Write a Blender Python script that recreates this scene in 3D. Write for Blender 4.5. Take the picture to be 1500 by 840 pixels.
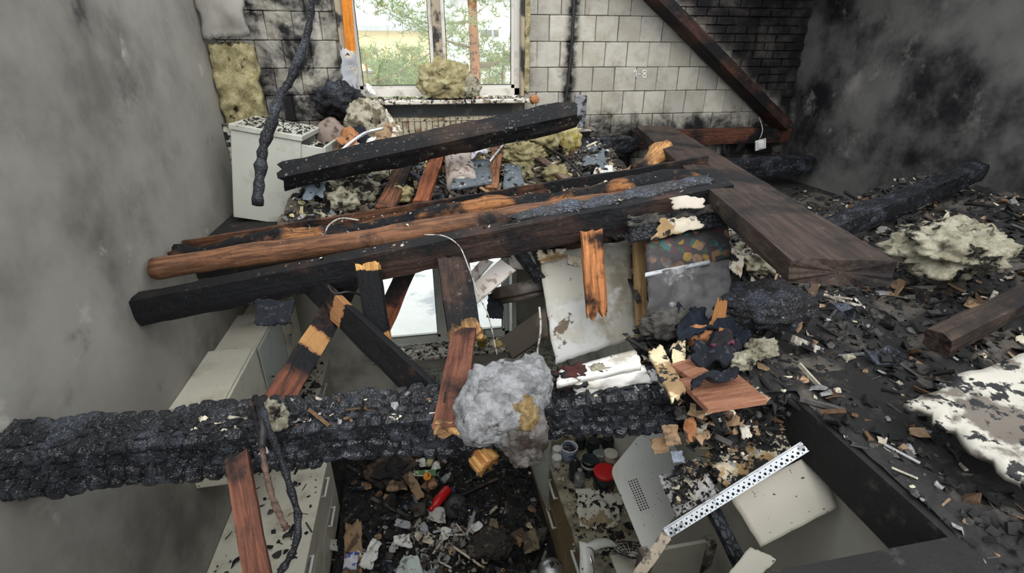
import bpy, bmesh, math, random
from mathutils import Vector, Matrix, noise, Euler
R = math.radians
for o in list(bpy.data.objects): bpy.data.objects.remove(o)
scene = bpy.context.scene
COL = scene.collection
V = Vector

# ------------------------------------------------------------------ camera, sky, exposure
PITCH, YAW, FPX, EYE = R(25), R(10.5), 722.0, 4.3      # axes: X right along the back wall, Y towards it, Z up; kitchen floor z = 0
cam_d = bpy.data.cameras.new('camera'); cam = bpy.data.objects.new('camera', cam_d); COL.objects.link(cam)
cam_d.sensor_width = 36; cam_d.lens = 36*FPX/1500; cam_d.clip_start = .05; cam_d.clip_end = 300
cam.location = (0, 0, EYE); cam.rotation_euler = (R(90)-PITCH, 0, -YAW)
scene.camera = cam
world = bpy.data.worlds.new('overcast_sky'); scene.world = world; world.use_nodes = True
bg = world.node_tree.nodes['Background']; bg.inputs[0].default_value = (.93, .965, 1.0, 1); bg.inputs[1].default_value = 1.0
sun_d = bpy.data.lights.new('soft_sun', 'SUN'); sun = bpy.data.objects.new('soft_sun', sun_d); COL.objects.link(sun)
sun_d.energy = 1.7; sun_d.angle = R(60); sun_d.color = (1, .97, .92); sun.rotation_euler = (R(42), R(5), 0)
vs = scene.view_settings
vs.view_transform = 'Standard'; vs.look = 'None'; vs.exposure = .66; vs.gamma = 1; vs.use_curve_mapping = False

# ------------------------------------------------------------------ surveying helpers (a sight line cut with a plane gives a real point)
_r = V((math.cos(YAW), -math.sin(YAW), 0))
_f = V((math.sin(YAW)*math.cos(PITCH), math.cos(YAW)*math.cos(PITCH), -math.sin(PITCH)))
_u = V((math.sin(YAW)*math.sin(PITCH), math.cos(YAW)*math.sin(PITCH), math.cos(PITCH)))
def at(x, y, d=None, Y=None, Z=None, X=None):
    D = _r*((x-750)/FPX) + _u*((420-y)/FPX) + _f
    t = d if d is not None else Y/D.y if Y is not None else (Z-EYE)/D.z if Z is not None else X/D.x
    return V((0, 0, EYE)) + D*t
YW = 5.46                                   # inner face of the back wall
def up_z(y): return 3.03 + max(0, y-3.75)*.27  # rough lie of the upper rubble
def onU(x, y):
    D = _r*((x-750)/FPX) + _u*((420-y)/FPX) + _f
    t = (3.03-3.75*.27-EYE)/(D.z-.27*D.y); return V((0, 0, EYE)) + D*t
def onR(x, y, z=3.06): return at(x, y, Z=z)
def onK(x, y, z=.16): return at(x, y, Z=z)

# ------------------------------------------------------------------ materials
MATS = {}
def newmat(name, rough=.8, spec=.3):
    m = bpy.data.materials.new(name); m.use_nodes = True
    nt = m.node_tree; b = nt.nodes['Principled BSDF']
    b.inputs['Roughness'].default_value = rough; b.inputs['Specular IOR Level'].default_value = spec
    return m, nt, b
def nd(nt, t, **kw):
    n = nt.nodes.new(t)
    for k, v in kw.items():
        if k.startswith('i_'):
            key = k[2:]; key = int(key) if key.isdigit() else key
            s = n.inputs[key]
            if hasattr(v, 'is_linked') or isinstance(v, bpy.types.NodeSocket): nt.links.new(v, s)
            else: s.default_value = v
        else: setattr(n, k, v)
    return n
def math_(nt, op, a, b=0.0, c=None, clamp=False):
    n = nt.nodes.new('ShaderNodeMath'); n.operation = op; n.use_clamp = clamp
    for i, v in enumerate((a, b) if c is None else (a, b, c)):
        if isinstance(v, bpy.types.NodeSocket): nt.links.new(v, n.inputs[i])
        else: n.inputs[i].default_value = v
    return n.outputs[0]
def step(nt, v, lo, hi):
    n = nt.nodes.new('ShaderNodeMapRange'); n.interpolation_type = 'SMOOTHSTEP'
    nt.links.new(v, n.inputs[0]); n.inputs[1].default_value = lo; n.inputs[2].default_value = hi
    return n.outputs[0]
def mix(nt, f, a, b):
    n = nt.nodes.new('ShaderNodeMix'); n.data_type = 'RGBA'
    for s, v in ((n.inputs[0], f), (n.inputs[6], a), (n.inputs[7], b)):
        if isinstance(v, bpy.types.NodeSocket): nt.links.new(v, s)
        else: s.default_value = v if isinstance(v, (int, float)) else (*v[:3], 1)
    return n.outputs[2]
def nz(nt, vec, scale, detail=5, rough=.6, dist=0):
    n = nt.nodes.new('ShaderNodeTexNoise'); n.inputs['Scale'].default_value = scale
    n.inputs['Detail'].default_value = detail; n.inputs['Roughness'].default_value = rough; n.inputs['Distortion'].default_value = dist
    nt.links.new(vec, n.inputs['Vector']); return math_(nt, 'MULTIPLY_ADD', n.outputs[0], 1.75, -.375, True)
def coords(nt, scale=(1, 1, 1)):
    tc = nt.nodes.new('ShaderNodeTexCoord'); oi = nt.nodes.new('ShaderNodeObjectInfo')
    off = nt.nodes.new('ShaderNodeVectorMath'); off.operation = 'MULTIPLY_ADD'
    cmb = nt.nodes.new('ShaderNodeCombineXYZ')
    r7 = math_(nt, 'MULTIPLY', oi.outputs['Random'], 37.0)
    for i in range(3): nt.links.new(r7, cmb.inputs[i])
    nt.links.new(tc.outputs['Object'], off.inputs[0]); off.inputs[1].default_value = scale
    nt.links.new(cmb.outputs[0], off.inputs[2])
    return tc.outputs['Object'], off.outputs[0], oi.outputs['Random']
def bump(nt, b, h, strength=.4, dist=.01):
    n = nt.nodes.new('ShaderNodeBump'); n.inputs['Strength'].default_value = strength; n.inputs['Distance'].default_value = dist
    nt.links.new(h, n.inputs['Height']); nt.links.new(n.outputs[0], b.inputs['Normal'])
CHAR = (.007, .0075, .009)
def wood(name, light, dark, char=.5, patches=(), ash=.25, rough=.55, cscale=2.2):
    if name in MATS: return MATS[name]
    m, nt, b = newmat(name, rough+.15, .22)
    raw, vec, rnd = coords(nt)
    _, gv, _ = coords(nt, (1.2, 16, 16))
    g = nz(nt, gv, 2.5, 6, .65, .6)
    c = mix(nt, step(nt, g, .3, .7), dark, light)
    k = nz(nt, vec, cscale, 6, .62)
    mask = math_(nt, 'ADD', k, char-.5)
    sx = nt.nodes.new('ShaderNodeSeparateXYZ'); nt.links.new(raw, sx.inputs[0])
    xs_ = math_(nt, 'MULTIPLY_ADD', nz(nt, vec, 9, 5, .7), .09, math_(nt, 'ADD', sx.outputs[0], -.045))
    for (x0, x1, amt, *tint) in patches:
        w = max(.03, .3*(x1-x0))
        p = math_(nt, 'MULTIPLY', step(nt, xs_, x0-w/2, x0+w/2), step(nt, xs_, x1+w/2, x1-w/2))
        if tint: c = mix(nt, math_(nt, 'MULTIPLY', p, .85), c, tint[0])
        mask = math_(nt, 'MULTIPLY_ADD', p, -amt, mask)
    ms = step(nt, mask, .36, .64)
    c = mix(nt, ms, c, CHAR)
    if ash:
        a = nz(nt, vec, 30, 4, .7)
        am = math_(nt, 'MULTIPLY', step(nt, a, .66, .9), ash)
        c = mix(nt, am, c, (.42, .42, .42))
    nt.links.new(c, b.inputs['Base Color'])
    h = math_(nt, 'ADD', math_(nt, 'MULTIPLY', g, .6), nz(nt, vec, 22, 6, .7))
    bump(nt, b, h, .55, .012)
    MATS[name] = m; return m
def charm(name, scale=24, ash=.4, blue=.5, c0=(.008, .009, .012), rough=.5, spec=.35):
    if name in MATS: return MATS[name]
    m, nt, b = newmat(name, rough, spec)
    raw, vec, rnd = coords(nt)
    _, sv, _ = coords(nt, (1, 1.7, 1.7))
    vo = nd(nt, 'ShaderNodeTexVoronoi', feature='DISTANCE_TO_EDGE', i_Scale=scale); nt.links.new(sv, vo.inputs['Vector'])
    k = nz(nt, vec, 7, 6, .65)
    c = mix(nt, step(nt, k, .45, .75), c0, (.03+.03*blue, .034+.035*blue, .042+.05*blue))
    a = nz(nt, vec, 40, 4, .7)
    c = mix(nt, math_(nt, 'MULTIPLY', step(nt, a, .64, .9), ash), c, (.34, .35, .37))
    nt.links.new(c, b.inputs['Base Color'])
    h = math_(nt, 'ADD', step(nt, vo.outputs[0], 0, .09), math_(nt, 'MULTIPLY', nz(nt, vec, 60, 4, .6), .35))
    bump(nt, b, h, .8, .012)
    MATS[name] = m; return m
def spk(name, base, specks=(), var=.18, rough=.7, spec=.3, bmp=.15, bscale=40, metal=0, trans=0):
    """plain stuff with stains and specks: specks = (colour, noise scale, lo, hi)"""
    if name in MATS: return MATS[name]
    m, nt, b = newmat(name, rough, spec); b.inputs['Metallic'].default_value = metal
    raw, vec, rnd = coords(nt)
    k = nz(nt, vec, 4, 5, .6)
    c = mix(nt, k, [v*(1-var) for v in base], [min(1, v*(1+var)) for v in base])
    for (col, sc, lo, hi) in specks:
        c = mix(nt, step(nt, nz(nt, vec, sc, 5, .62), lo, hi), c, col)
    nt.links.new(c, b.inputs['Base Color'])
    if bmp: bump(nt, b, nz(nt, vec, bscale, 5, .65), bmp, .006)
    MATS[name] = m; return m
def wool(name, c1, c2, dark=(.03, .028, .025), lo=.6, hi=.72):
    if name in MATS: return MATS[name]
    m, nt, b = newmat(name, .95, .1)
    raw, vec, rnd = coords(nt)
    c = mix(nt, step(nt, nz(nt, vec, 14, 6, .7), .3, .7), c1, c2)
    c = mix(nt, step(nt, nz(nt, vec, 5, 6, .7), lo, hi), c, dark)
    nt.links.new(c, b.inputs['Base Color'])
    h = math_(nt, 'ADD', nz(nt, vec, 45, 6, .75, 1.0), math_(nt, 'MULTIPLY', nz(nt, vec, 120, 4, .7), .5))
    bump(nt, b, h, 1.0, .015)
    MATS[name] = m; return m
def attrm(name, rough=.75):
    if name in MATS: return MATS[name]
    m, nt, b = newmat(name, rough, .35)
    at_ = nd(nt, 'ShaderNodeAttribute', attribute_name='col')
    raw, vec, rnd = coords(nt)
    k = nz(nt, vec, 35, 5, .7)
    hs = nt.nodes.new('ShaderNodeHueSaturation'); nt.links.new(at_.outputs[0], hs.inputs['Color'])
    nt.links.new(math_(nt, 'MULTIPLY_ADD', k, 1.1, .45), hs.inputs['Value'])
    nt.links.new(hs.outputs[0], b.inputs['Base Color'])
    bump(nt, b, nz(nt, vec, 70, 5, .7), .5, .006)
    MATS[name] = m; return m
def glassm():
    m, nt, b = newmat('window_glass', .02, .5)
    out = nt.nodes['Material Output']
    tr = nt.nodes.new('ShaderNodeBsdfTransparent'); tr.inputs[0].default_value = (.95, .97, .96, 1)
    gl = nt.nodes.new('ShaderNodeBsdfGlossy'); gl.inputs['Roughness'].default_value = .03
    mx = nt.nodes.new('ShaderNodeMixShader'); mx.inputs[0].default_value = .05
    nt.links.new(tr.outputs[0], mx.inputs[1]); nt.links.new(gl.outputs[0], mx.inputs[2]); nt.links.new(mx.outputs[0], out.inputs[0])
    return m
SOOT = (.012, .012, .014)
M_glass = glassm()
M_pvc = spk('white_frame', (.62, .60, .55), [((.22, .17, .1), 4, .5, .95), (SOOT, 11, .78, .92)], .08, .4, .4, .05)
M_pvc_soot = spk('sooty_frame', (.34, .28, .2), [(SOOT, 4, .45, .65)], .2, .5, .4, .1)
M_pvc_low = spk('kitchen_frame', (.80, .82, .80), [((.4, .38, .34), 6, .6, 1)], .06, .4, .4, .03)
M_sill = spk('sill_stone', (.6, .57, .5), [((.25, .2, .15), 10, .5, .65), (SOOT, 22, .55, .65)], .1, .5, .4, .1)
M_lam = spk('white_laminate', (.50, .51, .455), [((.3, .28, .23), 4, .5, 1), (SOOT, 28, .82, .86)], .06, .45, .4, .05)
M_lam2 = spk('cream_laminate', (.56, .54, .45), [((.28, .25, .19), 4, .45, 1), (SOOT, 24, .80, .84)], .06, .45, .4, .05)
M_lam_soot = spk('sooty_laminate', (.48, .46, .4), [((.14, .12, .1), 6, .45, .62), (SOOT, 14, .55, .62)], .1, .5, .4, .1)
M_cab = spk('grey_green_front', (.36, .39, .36), [((.2, .2, .18), 5, .5, 1), (SOOT, 30, .84, .88)], .06, .4, .4, .04)
M_oak = wood('oak_front', (.34, .25, .14), (.24, .17, .09), .1, ash=.05, rough=.5)
M_steel = spk('brushed_steel', (.6, .6, .6), [((.2, .19, .18), 12, .6, .75)], .1, .35, .5, .05, metal=.9)
M_alu = spk('pale_aluminium', (.6, .6, .58), (), .05, .35, .5, 0)
M_zinc = spk('zinc_sheet', (.62, .65, .68), [((.3, .3, .32), 18, .58, .75)], .08, .38, .5, .08, metal=.7)
M_hole = spk('dark_hole', (.02, .02, .022), (), .1, .9, .1, 0)
M_plaster = spk('kitchen_plaster', (.56, .545, .48), [((.22, .21, .18), 1.6, .4, 1), ((.05, .05, .048), 12, .84, .9)], .05, .9, .15, .08)
M_plaster_l = spk('upper_plaster', (.31, .30, .27), [((.14, .13, .115), 1.1, .35, .95), (SOOT, 1.7, .66, 1.0), ((.5, .48, .43), 3, .7, 1)], .1, .9, .15, .12)
M_charfloor = spk('charred_floor', (.016, .0155, .0155), [((.05, .045, .04), 12, .6, .9)], .3, .8, .3, .6, 30)
M_rubble = attrm('rubble')
M_wool_y = wool('yellow_wool', (.40, .34, .17), (.62, .56, .33), lo=.62, hi=.74)
M_wool_p = wool('pale_wool', (.42, .39, .28), (.62, .59, .46), lo=.54, hi=.68)
M_wool_g = wool('grey_wool', (.30, .30, .31), (.52, .53, .55), (.10, .085, .07), .56, .72)
M_wool_d = wool('scorched_wool', (.09, .085, .08), (.2, .19, .17), (.02, .02, .02), .5, .65)
M_paper = spk('scorched_paper', (.62, .56, .45), [((.3, .2, .1), 5, .5, .65), (SOOT, 8, .58, .66)], .1, .85, .2, .1)
M_white = spk('white_paper', (.68, .69, .66), [((.25, .23, .2), 9, .6, .72)], .06, .75, .2, .1)
M_card = spk('brown_cardboard', (.30, .2, .12), [((.1, .07, .05), 6, .52, .66)], .12, .85, .2, .12)
M_skin = spk('rust_brown_scrap', (.36, .16, .07), [((.05, .03, .02), 9, .55, .65)], .2, .8, .3, .3)
M_cloth_k = spk('black_cloth', (.013, .015, .021), [((.05, .05, .055), 30, .62, .75)], .2, .9, .2, .3, 60)
M_cloth_b = spk('khaki_cloth', (.36, .34, .26), [((.12, .1, .07), 8, .5, .65), (SOOT, 9, .62, .7)], .15, .9, .15, .2, 30)
M_cable = spk('sooty_cable', (.02, .02, .021), (), .2, .5, .4, .2, 80)
M_cable_w = spk('pale_wire', (.42, .40, .36), [((.1, .09, .08), 30, .5, .65)], .1, .5, .4, .05)
M_red = spk('red_plastic', (.52, .012, .012), (), .1, .35, .5, .03)
M_orange = spk('orange_plastic', (.75, .3, .03), [(SOOT, 30, .65, .72)], .1, .4, .5, .03)
M_yellow = spk('yellow_glaze', (.6, .4, .06), [((.25, .16, .05), 30, .6, .7)], .1, .35, .5, .03)
M_green = spk('leaf_green', (.06, .13, .04), (), .3, .6, .4, .1)
M_jar = spk('dark_jar', (.02, .025, .03), (), .2, .2, .6, 0)
M_jarg = spk('grey_glass_jar', (.16, .18, .17), [((.4, .4, .38), 20, .6, .7)], .2, .25, .6, 0)
M_bark = spk('pine_bark', (.46, .22, .1), [((.2, .11, .06), 8, .5, .65)], .2, .9, .2, .4, 20)
M_branch = spk('branch_bark', (.32, .25, .17), (), .2, .9, .2, .2)
M_needle = spk('pine_needles', (.34, .42, .2), [((.42, .4, .14), 2, .55, .7)], .3, .8, .2, 0)
M_needle2 = spk('young_needles', (.42, .5, .28), [((.5, .42, .16), 1.5, .5, .66)], .3, .8, .2, 0)
M_snow = spk('pale_ground', (.8, .8, .79), [((.5, .52, .55), .7, .55, .7)], .05, .9, .2, .1)

# ------------------------------------------------------------------ object helpers
W = {}
def tag(o, label=None, cat=None, group=None, kind=None):
    if label: o['label'] = label
    if cat: o['category'] = cat
    if group: o['group'] = group
    if kind: o['kind'] = kind
    return o
def link(name, me, mat=None, parent=None, M=None):
    o = bpy.data.objects.new(name, me); COL.objects.link(o)
    if me is not None and mat is not None and not me.materials: me.materials.append(mat)
    M = M or Matrix.Identity(4); W[o] = M
    if parent is not None:
        o.parent = parent; o.matrix_parent_inverse = W[parent].inverted()
    o.matrix_basis = M
    return o
def empty(name, loc):
    o = bpy.data.objects.new(name, None); COL.objects.link(o); o.location = loc; o.empty_display_size = .05
    W[o] = Matrix.Translation(loc); return o
def frame(O, X, Z=V((0, 0, 1))):
    """matrix: origin O, x axis along X, z axis as near Z as possible"""
    x = V(X).normalized(); z = V(Z); z = (z - x*z.dot(x)).normalized(); y = z.cross(x)
    return Matrix(((x.x, y.x, z.x, O[0]), (x.y, y.y, z.y, O[1]), (x.z, y.z, z.z, O[2]), (0, 0, 0, 1)))
def mesh(name, verts, faces, smooth=False):
    me = bpy.data.meshes.new(name); me.from_pydata([tuple(v) for v in verts], [], faces); me.update()
    if smooth: me.polygons.foreach_set('use_smooth', [True]*len(me.polygons))
    return me
def worldmesh(name, verts, faces, mat, parent=None, smooth=False):
    """world coordinates in, object whose origin is the middle of its base"""
    vs_ = [V(v) for v in verts]
    lo = [min(v[i] for v in vs_) for i in range(3)]; hi = [max(v[i] for v in vs_) for i in range(3)]
    c = V(((lo[0]+hi[0])/2, (lo[1]+hi[1])/2, lo[2]))
    return link(name, mesh(name, [v-c for v in vs_], faces, smooth), mat, parent, Matrix.Translation(c))
BOXF = [(0, 3, 2, 1), (4, 5, 6, 7), (0, 1, 5, 4), (1, 2, 6, 5), (2, 3, 7, 6), (3, 0, 4, 7)]
def boxv(a, b): return [(a[0], a[1], a[2]), (b[0], a[1], a[2]), (b[0], b[1], a[2]), (a[0], b[1], a[2]), (a[0], a[1], b[2]), (b[0], a[1], b[2]), (b[0], b[1], b[2]), (a[0], b[1], b[2])]
def boxes(name, bl, mat, parent=None):
    vs_, fs = [], []
    for a, b in bl:
        n = len(vs_); vs_ += boxv(a, b); fs += [tuple(i+n for i in f) for f in BOXF]
    return worldmesh(name, vs_, fs, mat, parent)
def bevbox_mesh(name, a, b, bev=.004, seg=1):
    bm = bmesh.new(); vv = [bm.verts.new(v) for v in boxv(a, b)]
    for f in BOXF: bm.faces.new([vv[i] for i in f])
    bmesh.ops.recalc_face_normals(bm, faces=bm.faces)
    if bev: bmesh.ops.bevel(bm, geom=bm.edges[:], offset=bev, segments=seg, affect='EDGES')
    me = bpy.data.meshes.new(name); bm.to_mesh(me); bm.free(); return me
def lbox(name, M, a, b, mat, parent=None, bev=.004):
    """box given in the local frame M"""
    c = V(((a[0]+b[0])/2, (a[1]+b[1])/2, (a[2]+b[2])/2))
    return link(name, bevbox_mesh(name, V(a)-c, V(b)-c, bev), mat, parent, M @ Matrix.Translation(c))
def fbm(p, o=4): return noise.fractal(p, 1.0, 2.0, o)
def ring(n, w, h, rnd):
    pts = []
    if rnd:
        for i in range(n):
            a = 2*math.pi*i/n; pts.append((w/2*math.cos(a), h/2*math.sin(a)))
    else:
        q = n//4; c = min(w, h)*.07
        for sx, sy, ex, ey in ((-1, -1, 1, 0), (1, -1, 0, 1), (1, 1, -1, 0), (-1, 1, 0, -1)):
            for k in range(q):
                t = k/q
                x = sx*w/2 + ex*(c + t*(w-2*c)); y = sy*h/2 + ey*(c + t*(h-2*c))
                pts.append((x, y))
    return pts
def beam(name, A, B, w, h, mat, parent=None, up=(0, 0, 1), seg=None, rough=.006, rnd=False, n=16, splA=.02, splB=.02, bend=0, taper=1, seed=0, nscale=9, allig=0):
    """timber from A to B: w across, h high, uneven faces, splintered ends; local X runs along it"""
    A, B = V(A), V(B); L = (B-A).length; M = frame((A+B)/2, B-A, V(up))
    seg = seg or max(6, int(L/.05)); rp = ring(n, w, h, rnd); vs_, fs = [], []; rg = random.Random(seed)
    eA = [rg.uniform(0, 1)*splA for _ in rp]; eB = [rg.uniform(0, 1)*splB for _ in rp]
    so = V((seed*7.3, seed*3.1, 0))
    for i in range(seg+1):
        t = i/seg; x = (t-.5)*L; k = 1+(taper-1)*t
        for j, (a, b) in enumerate(rp):
            xx = x + (eB[j] if i == seg else 0) - (eA[j] if i == 0 else 0)
            p = V((xx, a*k, b*k)); q = p*nscale*V((.45, 1, 1)).length/1.5 if False else V((p.x*nscale*.5, p.y*nscale, p.z*nscale))+so
            d = fbm(q)*rough
            if allig:
                wq = V((p.x*5, p.y*9, p.z*9))+so
                uu = p.x*15 + noise.noise(wq)*.75; vv_ = j/len(rp)*15 + noise.noise(wq+V((31, 7, 3)))*.8; rw = math.floor(vv_)
                uu += .37*(rw % 3) + .2*math.sin(rw*12.9); cl = math.floor(uu); fu, fv = uu-cl, vv_-rw
                e_ = min(1, min(fu, 1-fu, (fv)*1.1, (1-fv)*1.1)/.2); hsh = math.sin(cl*91.7+rw*47.3)*.5
                d += (e_*e_*(3-2*e_)-.75)*allig*.55 + hsh*allig*.22 + fbm(V((p.x*3, p.y*3, p.z*3))+so, 2)*allig*.7
            r = math.hypot(a, b) or 1
            vs_.append((p.x, p.y + a/r*d, p.z + b/r*d + bend*(1-(2*t-1)**2)))
    m = len(rp)
    for i in range(seg):
        for j in range(m):
            j2 = (j+1) % m; fs.append((i*m+j, (i+1)*m+j, (i+1)*m+j2, i*m+j2))
    for i, s, e in ((0, -1, splA), (seg, 1, splB)):
        c = len(vs_); vs_.append((s*L/2 + s*e*.2, 0, bend*0)); 
        for j in range(m):
            j2 = (j+1) % m; fs.append((c, i*m+j, i*m+j2) if s < 0 else (c, i*m+j2, i*m+j))
    fs = [tuple(reversed(f)) for f in fs]
    return link(name, mesh(name, vs_, fs, rnd), mat, parent, M)
def tube(name, pts, r, mat, parent=None, n=6, sub=6, r2=None, wob=0, seed=0):
    P = [V(p) for p in pts]; path = []
    Q = [P[0]*2-P[1]] + P + [P[-1]*2-P[-2]]
    for i in range(1, len(Q)-2):
        for k in range(sub):
            t = k/sub; a, b, c, d = Q[i-1:i+3]
            path.append(.5*((2*b) + (c-a)*t + (2*a-5*b+4*c-d)*t*t + (3*b-a-3*c+d)*t**3))
    path.append(P[-1]); vs_, fs = [], []; rg = random.Random(seed)
    for i, p in enumerate(path):
        tg = (path[min(i+1, len(path)-1)] - path[max(i-1, 0)]).normalized()
        s = tg.cross(V((.3, .2, 1))).normalized(); u = s.cross(tg)
        rr = r + ((r2 if r2 is not None else r)-r)*i/(len(path)-1); rr *= 1+rg.uniform(-wob, wob)
        for j in range(n):
            a = 2*math.pi*j/n; vs_.append(p + s*math.cos(a)*rr*(1+rg.uniform(-wob, wob)*.5) + u*math.sin(a)*rr)
    for i in range(len(path)-1):
        for j in range(n): fs.append((i*n+j, i*n+(j+1) % n, (i+1)*n+(j+1) % n, (i+1)*n+j))
    fs.append(tuple(range(n))[::-1]); fs.append(tuple((len(path)-1)*n+j for j in range(n)))
    return worldmesh(name, vs_, fs, mat, parent, True)
def sheet(name, cs, mat, parent=None, nu=14, nv=14, th=.006, amp=.0, sc=5, jag=0, seed=0, curl=0, sag=0, fold=0, smooth=True):
    """board, paper or cloth between four corner points (round the edge), with real thickness; jag eats burnt edges in"""
    c = [V(p) for p in cs]; nrm = (c[1]-c[0]).cross(c[3]-c[0]).normalized(); so = V((seed*5.1, seed*2.7, seed*1.3))
    top, bot, fs = [], [], []
    for i in range(nu+1):
        for j in range(nv+1):
            u, v = i/nu, j/nv
            if jag:
                e = lambda s, k: jag*max(0, .35+fbm(V((s*6+seed*3, k*9.7, seed)), 4))
                a0, a1 = e(v, 1), e(v, 2); b0, b1 = e(u, 3), e(u, 4)
                u = a0 + (1-a0-a1)*u; v = b0 + (1-b0-b1)*v
            p = (c[0]*(1-u)+c[1]*u)*(1-v) + (c[3]*(1-u)+c[2]*u)*v
            d = 0
            if amp: d += fbm(p*sc+so)*amp
            if fold: d += fold*(abs(noise.noise(p*sc*1.3+so)) + .5*abs(noise.noise(p*sc*3.1+so)))
            if curl: d += curl*((2*u-1)**2 + (2*v-1)**2)*.5
            p = p + nrm*d + V((0, 0, -sag*math.sin(math.pi*u)*math.sin(math.pi*v)))
            top.append(p + nrm*th/2); bot.append(p - nrm*th/2)
    n = len(top); m = nv+1
    for i in range(nu):
        for j in range(nv):
            a, b, d, e = i*m+j, (i+1)*m+j, (i+1)*m+j+1, i*m+j+1
            fs += [(a, b, d, e), (n+a, n+e, n+d, n+b)]
    for i in range(nu):
        a, b = i*m, (i+1)*m; fs.append((a, n+a, n+b, b)); a, b = i*m+nv, (i+1)*m+nv; fs.append((a, b, n+b, n+a))
    for j in range(nv):
        a, b = j, j+1; fs.append((a, b, n+b, n+a)); a, b = nu*m+j, nu*m+j+1; fs.append((a, n+a, n+b, b))
    o = worldmesh(name, top+bot, fs, mat, parent, smooth and (amp or fold or curl) > 0)
    return o
def lump(name, c, rad, mat, parent=None, sub=4, amp=.3, sc=3.0, seed=0, flat=0, ridge=.5, rot=0, smooth=True):
    bm = bmesh.new(); bmesh.ops.create_icosphere(bm, subdivisions=sub, radius=1); so = V((seed*3.7, seed*1.9, seed*5.3))
    E_ = Euler((0, 0, rot)).to_matrix()
    for v in bm.verts:
        p = v.co.copy(); q = p*sc*.55+so
        d = amp*(.75*fbm(q, 3) + ridge*.8*(abs(noise.noise(q*1.7))-.2) + .28*(abs(noise.noise(q*3.7))-.2) + .11*(abs(noise.noise(q*8.1+V((fbm(q*3), 0, 0))))-.2))
        p = p*(1+d)
        if flat and p.z < -flat: p.z = -flat + (p.z+flat)*.15
        v.co = E_ @ V((p.x*rad[0], p.y*rad[1], p.z*rad[2]))
    me = bpy.data.meshes.new(name); bm.to_mesh(me); bm.free()
    if smooth: me.polygons.foreach_set('use_smooth', [True]*len(me.polygons))
    return link(name, me, mat, parent, Matrix.Translation(c))
def lathe(name, prof, mat, M, parent=None, n=24, smooth=True, cap=True):
    vs_, fs = [], []
    for r, z in prof:
        for j in range(n): a = 2*math.pi*j/n; vs_.append((r*math.cos(a), r*math.sin(a), z))
    for i in range(len(prof)-1):
        for j in range(n): fs.append((i*n+j, i*n+(j+1) % n, (i+1)*n+(j+1) % n, (i+1)*n+j))
    if cap: fs.append(tuple(range(n))[::-1]); fs.append(tuple((len(prof)-1)*n+j for j in range(n)))
    else: fs += [((len(prof)-1)*n+j, (len(prof)-1)*n+(j+1) % n, (j+1) % n, j) for j in range(n)]
    return link(name, mesh(name, vs_, fs, smooth), mat, parent, M)
def chip_geo(rg, p, s, nrm, kind):
    """one scrap of rubble: 0 flake, 1 stick, 2 crumple"""
    e = Euler((rg.uniform(-.7, .7), rg.uniform(-.7, .7), rg.uniform(0, 6.3))).to_matrix()
    if kind == 0:
        k = rg.randint(4, 6); t = s*rg.uniform(.06, .25); a0 = rg.uniform(0, 6)
        pr = [(s*rg.uniform(.5, 1)*math.cos(a0+6.283*i/k), s*rg.uniform(.4, .9)*math.sin(a0+6.283*i/k)) for i in range(k)]
        vs_ = [V((x, y, -t)) for x, y in pr] + [V((x*.92, y*.92, t+rg.uniform(-.2, .2)*s)) for x, y in pr]
        fs = [tuple(range(k))[::-1], tuple(range(k, 2*k))] + [(i, (i+1) % k, k+(i+1) % k, k+i) for i in range(k)]
    elif kind == 1:
        l, w, t = s*rg.uniform(1.2, 2.6), s*rg.uniform(.12, .35), s*rg.uniform(.08, .2)
        vs_ = [V(v) for v in boxv((-l, -w, -t), (l, w*rg.uniform(.4, 1), t))]; fs = BOXF
    else:
        g = [[V((x*s*.7+rg.uniform(-.2, .2)*s, y*s*.7+rg.uniform(-.2, .2)*s, rg.uniform(-.45, .45)*s)) for y in (-1, 0, 1)] for x in (-1, 0, 1)]
        vs_ = [v for r_ in g for v in r_] + [v+V((0, 0, -.12*s)) for r_ in g for v in r_]
        fs = []
        for i in range(2):
            for j in range(2):
                a = i*3+j; fs += [(a, a+3, a+4, a+1), (9+a, 9+a+1, 9+a+4, 9+a+3)]
        for a, b in ((0, 1), (1, 2), (2, 5), (5, 8), (8, 7), (7, 6), (6, 3), (3, 0)): fs.append((a, b, 9+b, 9+a))
    return [e @ v + p for v in vs_], fs
def rubble(name, pts, pal, smin, smax, label, cat='rubble', seed=0, base=None, kinds=(0, 0, 1, 2, 2), parent=None, lift=.3):
    """thousands of scraps (uncountable) in one mesh; base = (verts, faces, colours) of the heap under them"""
    rg = random.Random(seed); vs_, fs, cols = [], [], []
    if base: vs_ += base[0]; fs += base[1]; cols += base[2]
    for p in pts:
        s = smin*(smax/smin)**(rg.random()**1.8); r_ = rg.random(); acc = 0
        for c, wgt in pal:
            acc += wgt
            if r_ <= acc: break
        f = rg.uniform(.6, 1.3); c = (c[0]*f, c[1]*f, c[2]*f, 1)
        v, ff = chip_geo(rg, V(p)+V((0, 0, s*lift)), s, None, rg.choice(kinds)); n = len(vs_)
        vs_ += v; fs += [tuple(i+n for i in q) for q in ff]; cols += [c]*len(v)
    me = mesh(name, vs_, fs); a = me.color_attributes.new('col', 'FLOAT_COLOR', 'POINT')
    a.data.foreach_set('color', [x for c in cols for x in c])
    o = link(name, me, M_rubble, parent)
    return tag(o, label, cat if parent is None else None, None, 'stuff')
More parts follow.
